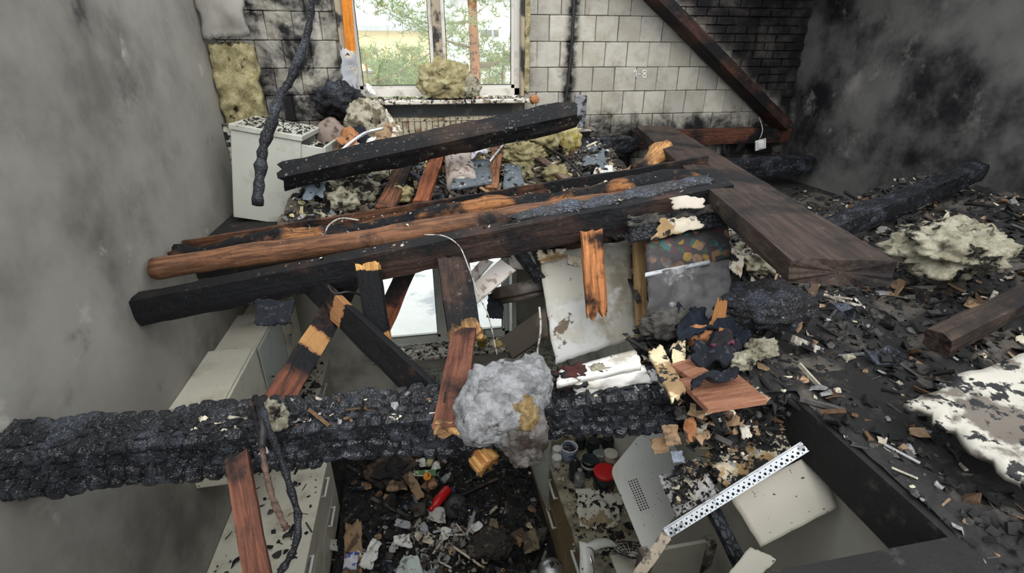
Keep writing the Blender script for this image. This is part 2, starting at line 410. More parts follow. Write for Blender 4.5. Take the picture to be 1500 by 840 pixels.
def hfield(x0, x1, y0, y1, fz, nx, ny, fc, keep=lambda x, y: True):
    vs_, fs, cs = [], [], []
    idx = {}
    for i in range(nx+1):
        for j in range(ny+1):
            x = x0+(x1-x0)*i/nx; y = y0+(y1-y0)*j/ny; idx[i, j] = len(vs_); vs_.append(V((x, y, fz(x, y)))); cs.append((*fc(x, y), 1))
    for i in range(nx):
        for j in range(ny):
            if keep(x0+(x1-x0)*(i+.5)/nx, y0+(y1-y0)*(j+.5)/ny): fs.append((idx[i, j], idx[i+1, j], idx[i+1, j+1], idx[i, j+1]))
    return vs_, fs, cs
BLK, ASH, DGR, CRM, BRN, YEL, WHT, TAN = (.014, .014, .015), (.26, .26, .26), (.06, .058, .055), (.5, .46, .36), (.1, .055, .03), (.5, .44, .24), (.62, .62, .58), (.3, .2, .12)
rnd = random.Random(11)
#@@STRUCTURE
# ------------------------------------------------------------------ structure
def struct(o): o['kind'] = 'structure'; return o
XL, XR, ZU = -1.75, 4.35, 2.97
def blockmat(name, base, brick=False):
    m, nt, b = newmat(name, .9, .15)
    raw, vec, rr = coords(nt)
    g = nt.nodes.new('ShaderNodeNewGeometry'); s = nt.nodes.new('ShaderNodeSeparateXYZ'); nt.links.new(g.outputs['Position'], s.inputs[0])
    X, Y, Z = s.outputs; P = g.outputs['Position']
    c = mix(nt, rr, [v*.74 for v in base], [v*1.05 for v in base])
    c = mix(nt, math_(nt, 'MULTIPLY', step(nt, nz(nt, vec, 5, 5, .6), .4, .75), .5), c, (base[0]*.68, base[1]*.63, base[2]*.54))
    n1 = nz(nt, P, 2.6, 6, .66, .4); n2 = nz(nt, P, 7, 6, .7)
    # soot that the fire left: along the foot of the wall, beside the window, along the conduit; above the rafter, soot together with painted-in shade
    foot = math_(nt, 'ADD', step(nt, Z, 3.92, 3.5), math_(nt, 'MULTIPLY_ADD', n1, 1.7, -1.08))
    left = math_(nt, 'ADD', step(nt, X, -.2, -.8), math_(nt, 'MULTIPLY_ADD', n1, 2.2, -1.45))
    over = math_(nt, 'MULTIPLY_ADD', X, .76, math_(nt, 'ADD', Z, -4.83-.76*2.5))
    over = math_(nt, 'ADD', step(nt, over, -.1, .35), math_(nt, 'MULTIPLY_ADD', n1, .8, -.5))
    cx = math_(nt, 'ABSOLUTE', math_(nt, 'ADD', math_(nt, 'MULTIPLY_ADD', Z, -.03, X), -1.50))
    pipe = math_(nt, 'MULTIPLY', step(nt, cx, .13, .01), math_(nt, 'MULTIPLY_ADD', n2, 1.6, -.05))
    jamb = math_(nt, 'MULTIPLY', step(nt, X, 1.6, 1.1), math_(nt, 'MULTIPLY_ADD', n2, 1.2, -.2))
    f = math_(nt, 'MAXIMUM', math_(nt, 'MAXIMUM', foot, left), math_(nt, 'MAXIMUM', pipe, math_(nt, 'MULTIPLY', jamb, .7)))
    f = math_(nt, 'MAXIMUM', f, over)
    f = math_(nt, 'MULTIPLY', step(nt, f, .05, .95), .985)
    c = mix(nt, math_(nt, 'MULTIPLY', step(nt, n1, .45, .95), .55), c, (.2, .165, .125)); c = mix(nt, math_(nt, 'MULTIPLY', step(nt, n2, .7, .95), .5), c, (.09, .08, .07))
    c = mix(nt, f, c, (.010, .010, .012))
    nt.links.new(c, b.inputs['Base Color']); bump(nt, b, math_(nt, 'ADD', nz(nt, vec, 25, 5, .7), n2), .35, .01)
    MATS[name] = m; return m
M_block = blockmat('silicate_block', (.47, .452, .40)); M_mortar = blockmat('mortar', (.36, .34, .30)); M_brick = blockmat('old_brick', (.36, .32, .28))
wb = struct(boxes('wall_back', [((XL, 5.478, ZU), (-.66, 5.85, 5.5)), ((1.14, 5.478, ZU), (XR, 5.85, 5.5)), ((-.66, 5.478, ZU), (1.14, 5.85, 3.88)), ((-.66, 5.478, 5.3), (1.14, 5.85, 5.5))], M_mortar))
bmesh_blocks = []
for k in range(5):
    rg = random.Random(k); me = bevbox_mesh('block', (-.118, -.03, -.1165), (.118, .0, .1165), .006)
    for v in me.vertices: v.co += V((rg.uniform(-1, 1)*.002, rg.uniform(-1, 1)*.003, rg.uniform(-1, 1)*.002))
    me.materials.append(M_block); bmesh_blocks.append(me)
def rafter_z(x): return 4.83 - .76*(x-2.5)
rg = random.Random(5)
for row in range(9):
    z0 = ZU+.03+.24*row; off = 1.27 if row % 2 else 1.395
    for i in range(-14, 14):
        x0 = off+.245*i; x1 = x0+.245
        x0, x1 = max(x0, XL), min(x1, XR)
        if z0+.24 > 3.9 and z0 < 5.3:
            if x0 < -.66 < x1: x1 = -.66
            elif x0 < 1.14 < x1: x0 = 1.14
            elif x0 >= -.66 and x1 <= 1.14: continue
        elif -.6 < x0 < 1.0 : continue
        if x1-x0 < .05: continue
        xc = (x0+x1)/2
        if xc > 2.55 and z0 > rafter_z(xc)+.12: continue
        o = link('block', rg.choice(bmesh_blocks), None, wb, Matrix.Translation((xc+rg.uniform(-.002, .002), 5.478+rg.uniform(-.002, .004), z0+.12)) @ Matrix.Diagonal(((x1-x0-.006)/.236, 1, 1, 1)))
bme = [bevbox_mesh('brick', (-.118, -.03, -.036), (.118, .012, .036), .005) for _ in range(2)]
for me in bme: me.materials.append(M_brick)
for row in range(22):
    z0 = 3.5+.082*row
    for i in range(12):
        xc = 2.6+.25*i+(.125 if row % 2 else 0)
        if xc > XR-.1 or z0 > 5.35 or z0 < rafter_z(xc)+.05 or rg.random() < .12: continue
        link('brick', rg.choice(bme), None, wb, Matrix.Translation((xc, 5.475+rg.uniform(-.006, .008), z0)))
# chalk figures on one of the blocks
chalk = spk('chalk', (.8, .8, .78), (), .05, .95, .1, 0)
for pts in ([(928, 107), (932, 103), (932, 114)], [(935, 109), (938, 109)], [(944, 108), (941, 105), (944, 103), (947, 105), (944, 108), (941, 111), (944, 114), (947, 111), (944, 108)]):
    tube('chalk_stroke', [at(x, y, Y=5.447) for x, y in pts], .005, chalk, wb, 5, 3)
wk = struct(boxes('wall_kitchen', [((XL, 5.47, 0), (-.72, 5.85, ZU)), ((1.02, 5.47, 0), (1.7, 5.85, ZU)), ((-.72, 5.47, 0), (1.02, 5.85, .94)), ((-.72, 5.47, 2.3), (1.02, 5.85, ZU))], M_plaster))
wl = struct(boxes('wall_left', [((XL-.25, -.6, 0), (XL, 5.85, 2.75)), ((XL-.25, -.6, 2.75), (XL, 5.85, 4.95))], M_plaster_l))
struct(boxes('wall_right', [((XR, -1.5, 0), (XR+.25, 5.85, 5.1))], spk('sooty_plaster', (.15, .145, .14), [(SOOT, 1.3, .3, .8), ((.26, .25, .23), 3, .62, .95)], .2, .9, .15, .2)))
struct(boxes('wall_partition', [((1.6, .3, 0), (1.7, 5.46, 2.75))], M_plaster))
struct(boxes('wall_front', [((XL, .15, 0), (1.7, .3, 2.75))], M_plaster))
struct(boxes('floor', [((XL-.3, -.5, -.15), (XR, 5.85, 0))], M_charfloor))
fl = struct(boxes('floor_upper', [((XL, 3.85, 2.75), (1.08, 5.478, ZU)), ((1.08, 1.5, 2.75), (1.95, 2.12, ZU)), ((1.5, 2.12, 2.75), (1.95, 3.85, ZU)), ((1.08, 3.85, 2.75), (1.95, 5.478, ZU)), ((1.95, .78, 2.75), (XR, 5.478, ZU)), ((1.5, .78, 2.75), (1.95, 1.5, ZU)), ((XL, -1.5, 2.75), (XR, .78, ZU))], M_charfloor))
struct(boxes('ceiling', [((3.1, 3.6, 5.5), (XR+.25, 5.85, 5.62))], M_charfloor))  # unseen slab, added to keep the right end of the back wall in shade
struct(boxes('ground', [((-60, 5.9, -.5), (60, 120, -.4))], M_snow))

# upper window
def window(name, x0, x1, z0, z1, y, mats, mull, fw=.07):
    fr, sash, dark = mats; w = empty(name, ((x0+x1)/2, y, z0)); w['kind'] = 'structure'
    boxes('window_frame', [((x0, y, z0), (x0+fw, y+.08, z1)), ((x1-fw, y, z0), (x1, y+.08, z1)), ((x0, y, z0), (x1, y+.08, z0+fw)), ((x0, y, z1-fw), (x1, y+.08, z1))], fr, w)
    lbox('mullion', Matrix.Identity(4), (mull-.045, y-.01, z0+fw), (mull+.045, y+.07, z1-fw), dark, w, .006)
    for a, b in ((x0+fw, mull-.045), (mull+.045, x1-fw)):
        s = boxes('sash', [((a, y+.01, z0+fw), (a+.035, y+.06, z1-fw)), ((b-.035, y+.01, z0+fw), (b, y+.06, z1-fw)), ((a, y+.01, z0+fw), (b, y+.06, z0+fw+.035)), ((a, y+.01, z1-fw-.035), (b, y+.06, z1-fw))], sash, w)
        boxes('pane', [((a+.03, y+.033, z0+fw+.03), (b-.03, y+.039, z1-fw-.03))], M_glass, s)
        boxes('gasket', [((a+.035, y+.006, z0+fw+.035), (a+.041, y+.03, z1-fw-.035)), ((b-.041, y+.006, z0+fw+.035), (b-.035, y+.03, z1-fw-.035)), ((a+.035, y+.006, z0+fw+.035), (b-.035, y+.03, z0+fw+.041))], M_cable, s)
    return w
w1 = window('window_1', -.60, 1.12, 3.93, 5.28, 5.52, (M_pvc, M_pvc, M_pvc_soot), .27)
w2 = window('window_2', -.70, 1.0, .98, 2.28, 5.52, (M_pvc_low, M_pvc_low, M_pvc_low), .14)
lbox('jamb_lining', Matrix.Identity(4), (-.655, 5.40, 3.92), (-.6, 5.52, 5.3), M_pvc_soot, w1)
lbox('jamb_lining', Matrix.Identity(4), (1.10, 5.42, 3.92), (1.135, 5.52, 5.3), M_pvc_soot, w1)
b_ = sheet('foam_strip', [(1.135, 5.44, 3.9), (1.19, 5.44, 3.9), (1.19, 5.44, 5.3), (1.135, 5.44, 5.3)], M_wool_y, w1, 6, 60, .03, .03, 12, .12, 4)
lbox('window_sill', Matrix.Identity(4), (-.62, 5.2, 3.875), (1.16, 5.53, 3.915), M_sill, w1, .008)
lbox('window_sill', Matrix.Identity(4), (-.74, 5.18, .935), (1.04, 5.53, .975), M_sill, w2, .008)
lbox('sill_board', Matrix.Identity(4), (-.5, 5.425, 3.6), (1.0, 5.478, 3.875), spk('dark_grey_board', (.11, .115, .12), [((.2, .19, .18), 6, .6, .75)], .1, .6, .3, .1), w1, .004)
for x in (-.6, 1.0): lbox('reveal', Matrix.Identity(4), (x-.02 if x > 0 else x-.14, 5.3, .975), (x+.04 if x > 0 else x-.1, 5.52, 2.28), M_pvc_low, w2, .004)
# window handle in the kitchen
lbox('window_handle', Matrix.Identity(4), (.13, 5.485, 1.5), (.155, 5.5, 1.62), M_pvc_low, w2, .003)

# radiators
def radiator(x0, x1, z0, z1, y, mat, label, fins):
    e = empty('radiator', ((x0+x1)/2, y, z0))
    dx = (x1-x0)/fins
    me = bevbox_mesh('fin', (-dx*.46, -.045, 0), (dx*.46, .045, z1-z0-.03), .008)
    me.materials.append(mat)
    for i in range(fins): link('fin', me, None, e, Matrix.Translation((x0+dx*(i+.5), y, z0)))
    boxes('top_grille', [((x0, y-.05, z1-.03), (x1, y-.042, z1)), ((x0, y+.042, z1-.03), (x1, y+.05, z1))]+[((x0+dx*i-.004, y-.05, z1-.02), (x0+dx*i+.004, y+.05, z1-.004)) for i in range(fins+1)], mat, e)
    tube('pipe', [(x1, y, z0+.05), (x1+.06, y, z0+.05), (x1+.07, y, z0-.15)], .011, M_cable_w, e)
    return tag(e, label, 'radiator')
M_rad_b = spk('beige_radiator', (.46, .41, .30), [((.2, .12, .06), 4, .48, .7), (SOOT, 18, .62, .7)], .1, .5, .4, .05)
M_rad_k = spk('kitchen_radiator', (.45, .46, .42), [((.2, .19, .16), 7, .55, .75)], .06, .5, .4, .05)
radiator(-.32, 1.0, 3.13, 3.74, 5.36, M_rad_b, 'soot-browned beige ribbed radiator below the upper window', 22)
radiator(-.52, .95, .1, .66, 5.36, M_rad_k, 'pale ribbed radiator below the kitchen window', 24)

# ------------------------------------------------------------------ outdoors
def tufts(pts, s, rg):
    vs_, fs = [], []
    for p in pts:
        for k in range(7):
            d = V((rg.gauss(0, 1), rg.gauss(0, 1), rg.gauss(0, .8)+.35)).normalized()*s*rg.uniform(.6, 1.3)
            t = d.cross(V((rg.gauss(0, 1), rg.gauss(0, 1), rg.gauss(0, 1)))).normalized()*s*.05
            n = len(vs_); vs_ += [p-t, p+t, p+d]; fs.append((n, n+1, n+2))
    return vs_, fs
def pine(base, height, tr, spread, nb, z_first, label, seed, needles=M_needle, s=.14, dens=26, group='pine trees outside', extra=()):
    rg = random.Random(seed); e = empty('pine_tree', base); base = V(base)
    tube('trunk', [base, base+V((.05, 0, height*.4)), base+V((-.04, .05, height*.75)), base+V((0, 0, height))], tr, M_bark, e, 10, 6, tr*.35, .06, seed)
    P = []; bv, bf = [], []
    specs = []
    for i in range(nb):
        z = z_first+(height-z_first)*((i+rg.random()*.6)/nb)**.9; a = rg.uniform(0, 6.283); k = spread*(1-.72*(z-z_first)/(height-z_first))*rg.uniform(.7, 1.15)
        specs.append((z, a, k, rg.uniform(.02, .4)))
    specs += list(extra)
    for z, a, k, rise in specs:
        p0 = base+V((0, 0, z)); d = V((math.cos(a), math.sin(a), rise)); p1 = p0+d*k*.5+V((0, 0, -.06*k)); p2 = p0+d*k+V((0, 0, .06*k))
        tube('branch', [p0, p1, p2], max(.012, tr*.22), M_branch, e, 5, 4, .006)
        for j in range(int(dens*k)):
            t = rg.uniform(.25, 1.05); q = p0.lerp(p1, t*2) if t < .5 else p1.lerp(p2, (t-.5)*2)
            P.append(q+V((rg.gauss(0, .16*k**.5), rg.gauss(0, .16*k**.5), rg.gauss(.02, .1*k**.5))))
    v, f = tufts(P, s, rg)
    o = worldmesh('foliage', v, f, needles, e); o['kind'] = 'stuff'
    return tag(e, label, 'tree', group)
g0 = -.4
p = at(692, 60, Y=13.5); pine((p.x, p.y, g0), 11, .17, 2.6, 16, 3.6, 'tall pine with a bare orange trunk outside the upper window', 3, s=.2, dens=60, extra=((4.35, 3.3, 1.9, .12), (4.5, -.1, 2.2, .3), (4.9, 2.7, 2.0, .4)))
p = at(470, 60, Y=12.2); pine((p.x, p.y, g0), 10, .13, 3.0, 14, 2.6, 'pine whose long rising branch crosses the left upper pane', 8, s=.2, dens=60, extra=((3.9, .05, 3.6, .45), (3.4, -.1, 2.6, .25)))
for i, (px_, Y, h, lab) in enumerate(((538, 13.6, 4.8, 'young pine close outside the left window jamb'), (582, 14.2, 4.5, 'young pine between the bushy one and the yellow house'), (555, 16.2, 4.9, 'bushy young pine outside the left upper window pane'), (605, 17.5, 5.0, 'young pine growing in front of the yellow house'), (662, 16.5, 4.4, 'low young pine beside the orange pine trunk'), (738, 15.5, 5.0, 'bushy young pine outside the right end of the upper window'), (718, 19, 4.6, 'young pine in front of the pale house'))):
    p = at(px_, 100, Y=Y); pine((p.x, p.y, g0), h, .06, 1.7, 24, .6, lab, 20+i, M_needle2, .17, 75, 'young pines outside')
def house(x0, x1, y0, ztop, mat, roofm, label, wins, name='house'):
    e = empty(name, ((x0+x1)/2, y0+3, g0))
    boxes('wall', [((x0, y0, g0), (x1, y0+8, ztop))], mat, e)
    boxes('roof', [((x0-.4, y0-.4, ztop), (x1+.4, y0+8.4, ztop+.25))], roofm, e)
    for (a, b, c, d) in wins:
        f = boxes('window', [((a-.08, y0-.05, c-.08), (b+.08, y0+.02, d+.08))], M_pvc, e); boxes('pane', [((a, y0-.07, c), (b, y0-.04, d))], M_jarg, f)
    return tag(e, label, 'house')
a = at(500, 45, Y=30); b = at(655, 45, Y=30)
house(a.x-3, b.x, 30, a.z, spk('yellow_render', (.85, .7, .42), (), .06, .9), spk('grey_roof', (.5, .5, .5), (), .1), 'yellow house seen beyond the left window pane', [(b.x-5, b.x-3.6, 2.2, 3.6), (b.x-2.6, b.x-1.4, 2.2, 3.6)])
a = at(672, 20, Y=42); b = at(790, 20, Y=42); q = [at(x, 46, Y=42).x for x in (704, 713, 723)]
zt, zb = at(710, 44, Y=42).z, at(710, 54, Y=42).z
house(a.x, b.x+4, 42, a.z+1, spk('white_render', (.85, .85, .85), (), .03, .9), spk('pale_roof', (.7, .7, .7), (), .1), 'white house with a row of small windows behind the pine trunk', [(x, x+.38, zb, zt) for x in q])
#@@OBJECTS
# ------------------------------------------------------------------ great timbers
RED = ((.22, .075, .035), (.10, .035, .018)); TANW = ((.42, .22, .10), (.2, .09, .04)); DRK = ((.055, .032, .022), (.03, .018, .013)); ORG = ((.62, .26, .08), (.32, .12, .04)); HON = ((.62, .36, .12), (.36, .18, .06))
def tw(name, A, B, w, h, mat, label, cat='timber', parent=None, **kw):
    o = beam(name, A, B, w, h, mat, parent, **kw)
    return tag(o, label, cat)
def ext(A, B, X): # carry the line A->B on to the plane x = X
    t = (X-A.x)/(B.x-A.x); return A+(B-A)*t
m_c3 = wood('beam_dark', (.06, .034, .025), (.026, .016, .013), .62, ((-.5, .6, .12),), .12, .45, 1.6)
A, B = at(375, 420, d=2.95), at(1066, 287, d=2.78)
tw('roof_beam', ext(A, B, -1.74), B, .13, .175, m_c3, 'thick square blackened beam in front of the round logs', seed=1, rough=.008, splA=.005, splB=.015)
A, B = at(375, 374, d=3.1), at(1012, 282, d=2.95)
m_c2a = wood('log_brown', (.24, .115, .06), (.10, .05, .03), .47, ((-2.2, -.3, .22),), .2, .5, 1.5)
tw('round_log', ext(A, B, -1.69), B, .14, .14, m_c2a, 'smooth brown round log turning ash grey towards its far end', 'log', seed=2, rnd=True, rough=.02, nscale=4, n=18)
A, B = at(375, 357, d=3.3), at(1022, 262, d=3.02)
m_c2b = wood('log_scorched', (.36, .16, .06), (.12, .055, .028), .55, (), .25, .6, 3.2)
tw('round_log', ext(A, B, -1.68), B, .13, .12, m_c2b, 'rough scorched round log with orange bare patches behind the smooth one', 'log', seed=3, rnd=True, rough=.045, nscale=8, n=18)
A, B = at(375, 345, d=3.55), at(1035, 239, d=3.3)
m_c1 = wood('edge_board', (.16, .07, .035), (.06, .03, .018), .55, (), .15)
tw('edge_board', ext(A, B, -1.72), B, .035, .09, m_c1, 'long thin charred board on edge behind the round logs', 'board', seed=4, rough=.008)
# crust of ash lying between log and beam
A, B = at(760, 322, d=2.86), at(1030, 268, d=2.83)
tw('ash_crust', A+V((0, 0, .01)), B+V((0, 0, .01)), .13, .045, charm('ash_crust', 32, .8, 1.6, (.04, .042, .047)), 'blue-grey ash crust along the top of the thick beam', 'ash', seed=5, rough=.05, nscale=14, splA=.08, splB=.05, rnd=True)
rgl = random.Random(3)
def top_of(px0, py0, d0, px1, py1, d1, off): return [at(px0+(px1-px0)*t, py0+(py1-py0)*t, d=d0+(d1-d0)*t)+V((0, rgl.uniform(-.035, .035), off)) for t in [rgl.random() for _ in range(95)]]
rubble('log_flecks', top_of(375, 374, 3.1, 1012, 282, 2.95, .062)+top_of(375, 357, 3.3, 1022, 262, 3.02, .06)+top_of(375, 420, 2.95, 1066, 287, 2.78, .086), [(CRM, .35), (ASH, .25), (BLK, .25), (TAN, .15)], .004, .022, 'pale flecks and ash scattered along the logs and thick beam', 'debris', 16, lift=.1)
# beam across the upper rubble
A, B = at(426, 256, d=4.0), at(838, 168, d=4.25)
tw('fallen_beam', A, B, .21, .16, wood('beam_ashy', (.05, .032, .025), (.03, .02, .015), .66, (), .6, .5, 2), 'charred fallen beam lying across the upper rubble below the radiator', up=(0, -.45, .9), seed=6, rough=.02, splA=.10, splB=.06, allig=.0, nscale=7)
# wide receding plank and beams at right
A, B = at(958, 192, Z=3.6), at(1160, 345, Z=3.6)
m_D = wood('plank_umber', (.065, .044, .034), (.034, .024, .02), .46, (), .1, .5, 1.4)
tw('wide_plank', A, B+(B-A)*.12, .36, .1, m_D, 'wide dark brown plank carrying the end of the thick beam', 'plank', seed=7, rough=.006, n=24)
m_E = wood('wall_plate', (.13, .05, .028), (.06, .025, .016), .5, (), .12)
tw('wall_beam', (2.35, 5.36, 3.47), (4.3, 5.36, 3.47), .12, .17, m_E, 'reddish brown beam along the foot of the block wall', seed=8)
tw('wall_beam', (2.3, 4.95, 3.2), (4.3, 4.9, 3.2), .14, .18, charm('char_joist', 26, .3, .4), 'blackened joist in front of the reddish wall beam', seed=9, rough=.02)
tw('wall_beam', (1.35, 5.3, 3.42), (2.33, 5.3, 3.42), .14, .16, charm('char_joist'), 'blackened beam stub against the block wall with ochre end', seed=10, rough=.03, splB=.05)
A, B = at(1150, 188, Y=5.3), at(945, -20, Y=5.3)
A = A+(A-B)*-.02; B = B+(B-A)*.25
tw('sloping_rafter', A, B, .12, .2, wood('rafter_red', (.075, .032, .022), (.03, .017, .014), .5, (), .05, .5, 1.8), 'dark red-brown sloping rafter against the block wall', 'rafter', up=(0, -1, .2), seed=11)
# the alligator-charred joist
A, B = at(405, 636, Z=2.83), at(962, 582, Z=2.86)
A = ext(A, B, -1.74)
tw('charred_joist', A, B, .24, .22, charm('alligator_char', 70, .3, .5, rough=.36, spec=.6), 'massive joist with deep alligator charring above the kitchen', 'joist', seed=12, seg=420, n=96, rough=.012, allig=.034, splA=.01, splB=.1)
NA, NB = A, B
# boards hanging and leaning between them
m_H = wood('plank_patch', HON[0], HON[1], .72, ((-.02, .16, .75), (.3, .62, .12)), .05, .5, 2)
m_H.name = 'plank_patch'
tw('leaning_plank', at(512, 415, d=3.15), at(398, 604, d=2.2), .13, .04, wood('plank_h', (.17, .06, .035), (.07, .03, .02), .66, ((-.01, .12, .8, (.4, .22, .08)), (.3, .8, .22)), .05, .5, 2), 'charred leaning plank with one bare honey-coloured patch', 'plank', up=(.3, -1, .5), seed=13, n=20, rough=.007)
tw('leaning_plank', at(452, 412, d=2.98), at(632, 584, d=2.3), .145, .045, wood('plank_i', (.2, .09, .045), (.06, .03, .018), .78, ((-.28, -.18, .45, (.34, .17, .07)),), .05, .5, 2), 'black plank slanting across the kitchen opening onto the charred joist', 'plank', up=(-.5, -1, .3), seed=14, n=20, rough=.007)
tw('hanging_stub', at(540, 394, d=2.74), at(556, 497, d=2.75), .045, .125, wood('stub_j', HON[0], HON[1], .85, ((-.3, -.195, .9), (.15, .3, .55)), .02), 'short black plank stub with pale snapped ends hanging from the thick beam', 'plank', up=(1, -.3, 0), seed=15, n=20, splA=.04, splB=.05)
tw('leaning_plank', at(611, 360, d=3.14), at(552, 495, d=3.1), .12, .03, wood('plank_k', RED[0], RED[1], .5, ((.1, .3, .35),), .03), 'narrow red-brown plank hanging in front of the kitchen window', 'plank', up=(.3, -1, .2), seed=16, n=16)
bp = empty('broken_plank', at(668, 560, d=2.5)); tag(bp, 'broad broken plank with bright snapped wood hanging over the charred joist', 'plank')
beam('upper_half', at(664, 382, d=2.78), at(680, 484, d=2.66), .18, .035, wood('plank_l', (.09, .05, .034), (.04, .025, .02), .6, (), .3, .5, 2), bp, up=(.2, -1, .3), seed=17, n=24, splB=.03)
beam('snapped_wood', at(679, 482, d=2.65), at(681, 489, d=2.64), .14, .04, wood('fresh_break', (.52, .3, .12), (.28, .14, .055), .44, (), 0), bp, up=(.2, -1, .3), seed=18, n=24, splA=.06, splB=.06, rough=.03, nscale=25)
beam('lower_half', at(681, 484, d=2.65), at(656, 626, d=1.98), .125, .035, wood('plank_m', (.19, .075, .045), (.09, .036, .024), .40, (), .06, .5, 2), bp, up=(-.2, -1, .4), seed=19, n=20, rough=.005)
beam('snapped_end', at(656, 624, d=1.99), at(655, 630, d=1.975), .105, .032, wood('fresh_break'  , (.52, .3, .12), (.28, .14, .055), .44), bp, up=(-.2, -1, .4), seed=20, n=20, splB=.04, rough=.02, nscale=25)
tw('log_stub', at(672, 632, d=2.25), at(714, 680, d=2.15), .12, .12, wood('stub_under', HON[0], (.3, .12, .04), .88, ((.04, .3, .9),), .02), 'black log stub with an orange sawn end under the charred joist', 'log', seed=21, rnd=True, n=16)
tw('hanging_plank', at(866, 342, d=2.72), at(873, 440, d=2.8), .125, .03, wood('plank_g', (.58, .24, .09), (.26, .1, .04), .44, ((-.3, .02, .12),), .05, .5, 4), 'bright orange scorched plank hanging in front of the pale board', 'plank', up=(.1, -1, .2), seed=22, n=20, splB=.12)
# battens running back through the upper rubble
for (p0, p1, w, mt, lab, sd) in ((onU(566, 322), onU(608, 236), .15, wood('batten_a', (.2, .08, .04), (.06, .03, .02), .6, ((-.6, -.3, .2),), .4), 'blackened batten nearest the dresser in the upper rubble', 31), (onU(618, 312), onU(650, 228), .13, wood('batten_b', (.3, .1, .045), (.14, .05, .025), .46, ((-.6, .1, .2),), .2), 'red-brown batten with a black tip in the upper rubble', 32), (onU(720, 292), onU(734, 210), .11, wood('batten_c', (.34, .16, .08), (.14, .06, .035), .46, ((-.8, 0, .15),), .5), 'flaking brown batten standing up beside the pale carpet roll', 33)):
    up_ = V((0, 0, .09)); tw('batten', p0+up_, p1+up_+V((0, 0, .04)), w, .05, mt, lab, 'batten', seed=sd, n=20, rough=.01, splB=.05)
tw('log_stub', onR(940, 250, 3.55), onR(972, 218, 3.62), .17, .13, wood('sawn_stub', (.55, .3, .11), (.25, .12, .05), .5, ((.0, .4, .4),), .1), 'short log stub with an ochre burnt end on the wide plank', 'log', seed=35, rnd=True, n=14, rough=.03)
# pale wooden post, dresser, drawers
tw('upright_post', at(936, 352, d=2.98), at(940, 500, d=2.95), .065, .05, wood('pale_post', (.5, .34, .16), (.32, .2, .09), .3, ((-.4, .4, .12),), .05), 'pale upright wooden post beside the hanging white board', 'post', up=(.1, -1, .2), seed=36)
# hanging strip, near left
pt_ = at(458, -20, d=1.9)
tw('tie_beam', (-1.9, pt_.y, 5.03), (4.5, pt_.y+.1, 5.16), .14, .16, charm('char_joist'), 'charred roof tie beam spanning from wall to wall overhead', seed=37, rough=.02)
strip_pts = [V((pt_.x+.02, pt_.y, 5.0)), V((pt_.x+.03, pt_.y, pt_.z+.15)), pt_, at(452, 40, d=1.9), at(440, 82, d=1.9), at(424, 120, d=1.9), at(410, 140, d=1.88), at(399, 178, d=1.85), at(386, 215, d=1.83), at(380, 262, d=1.8), at(377, 300, d=1.78)]
tag(tube('hanging_strip', strip_pts, .014, charm('char_strip', 60, .15, .2), None, 8, 5, .02, .28, 3), 'long black charred strip hanging in front of the dresser', 'strip')

# ------------------------------------------------------------------ upper room furniture
O = at(441, 199, d=4.12); Mx = frame(at(441, 199, d=4.12), at(366, 186, d=4.05)-O, O-at(441, 326, d=4.42))
Mi = Mx.inverted(); wd = (at(366, 186, d=4.05)-O).length; hd = .80; dp = .62
dr = empty('white_dresser', Mx @ V((wd/2, .3, -hd))); tag(dr, 'white dresser littered with soot flakes, its drawer pulled open', 'dresser')
# local: x to the left, y towards the camera -> body lies on the -y side
sgn = -1 if (Mi @ at(475, 142, d=4.7)).y < 0 else 1
def yy(a, b): return (min(sgn*a, sgn*b), max(sgn*a, sgn*b))
def dbox(name, x0, x1, a, b, z0, z1, mat, par): y0, y1 = yy(a, b); return lbox(name, Mx, (x0, y0, z0), (x1, y1, z1), mat, par, .004)
dbox('top', -.012, wd+.16, -.015, dp, -.045, 0, M_lam, dr)
dbox('end_panel', 0, wd+.15, 0, .02, -hd, -.047, M_lam, dr)
dbox('end_panel', 0, wd+.15, dp-.03, dp-.01, -hd, -.047, M_lam, dr)
dbox('back_panel', wd+.12, wd+.14, .02, dp-.03, -hd, -.047, M_lam, dr)
for k in range(3): 
    z1 = -.25-.185*k; dbox('drawer', 0, .02, .01, dp-.02, z1-.17, z1, M_lam, dr)
dw = empty('open_drawer', Mx @ V((-.15, sgn*.3, -.24))); dw.parent = dr; dw.matrix_parent_inverse = W[dr].inverted()
dbox('drawer_front', -.20, -.18, -.0, dp-.02, -.225, -.055, M_lam, dw)
for a, b in ((.02, .035), (dp-.05, dp-.035)): dbox('drawer_side', -.18, .2, a, b, -.20, -.075, M_lam, dw)
dbox('drawer_bottom', -.18, .2, .035, dp-.05, -.20, -.19, M_lam_soot, dw)
rg = random.Random(44)
rubble('soot_flakes', [Mx @ V((rg.uniform(0, wd+.12), sgn*rg.uniform(.02, dp-.03), .0)) for _ in range(420)], [(BLK, .45), (DGR, .28), (BRN, .1), (CRM, .17)], .005, .024, 'soot flakes scattered on the white dresser top', 'debris', 1)
rubble('drawer_litter', [Mx @ V((rg.uniform(-.16, .0), sgn*rg.uniform(.05, dp-.07), -.18+rg.random()*.06)) for _ in range(160)], [(BLK, .4), (DGR, .2), (CRM, .3), (BRN, .1)], .012, .04, 'charred litter heaped in the open dresser drawer', 'debris', 2)

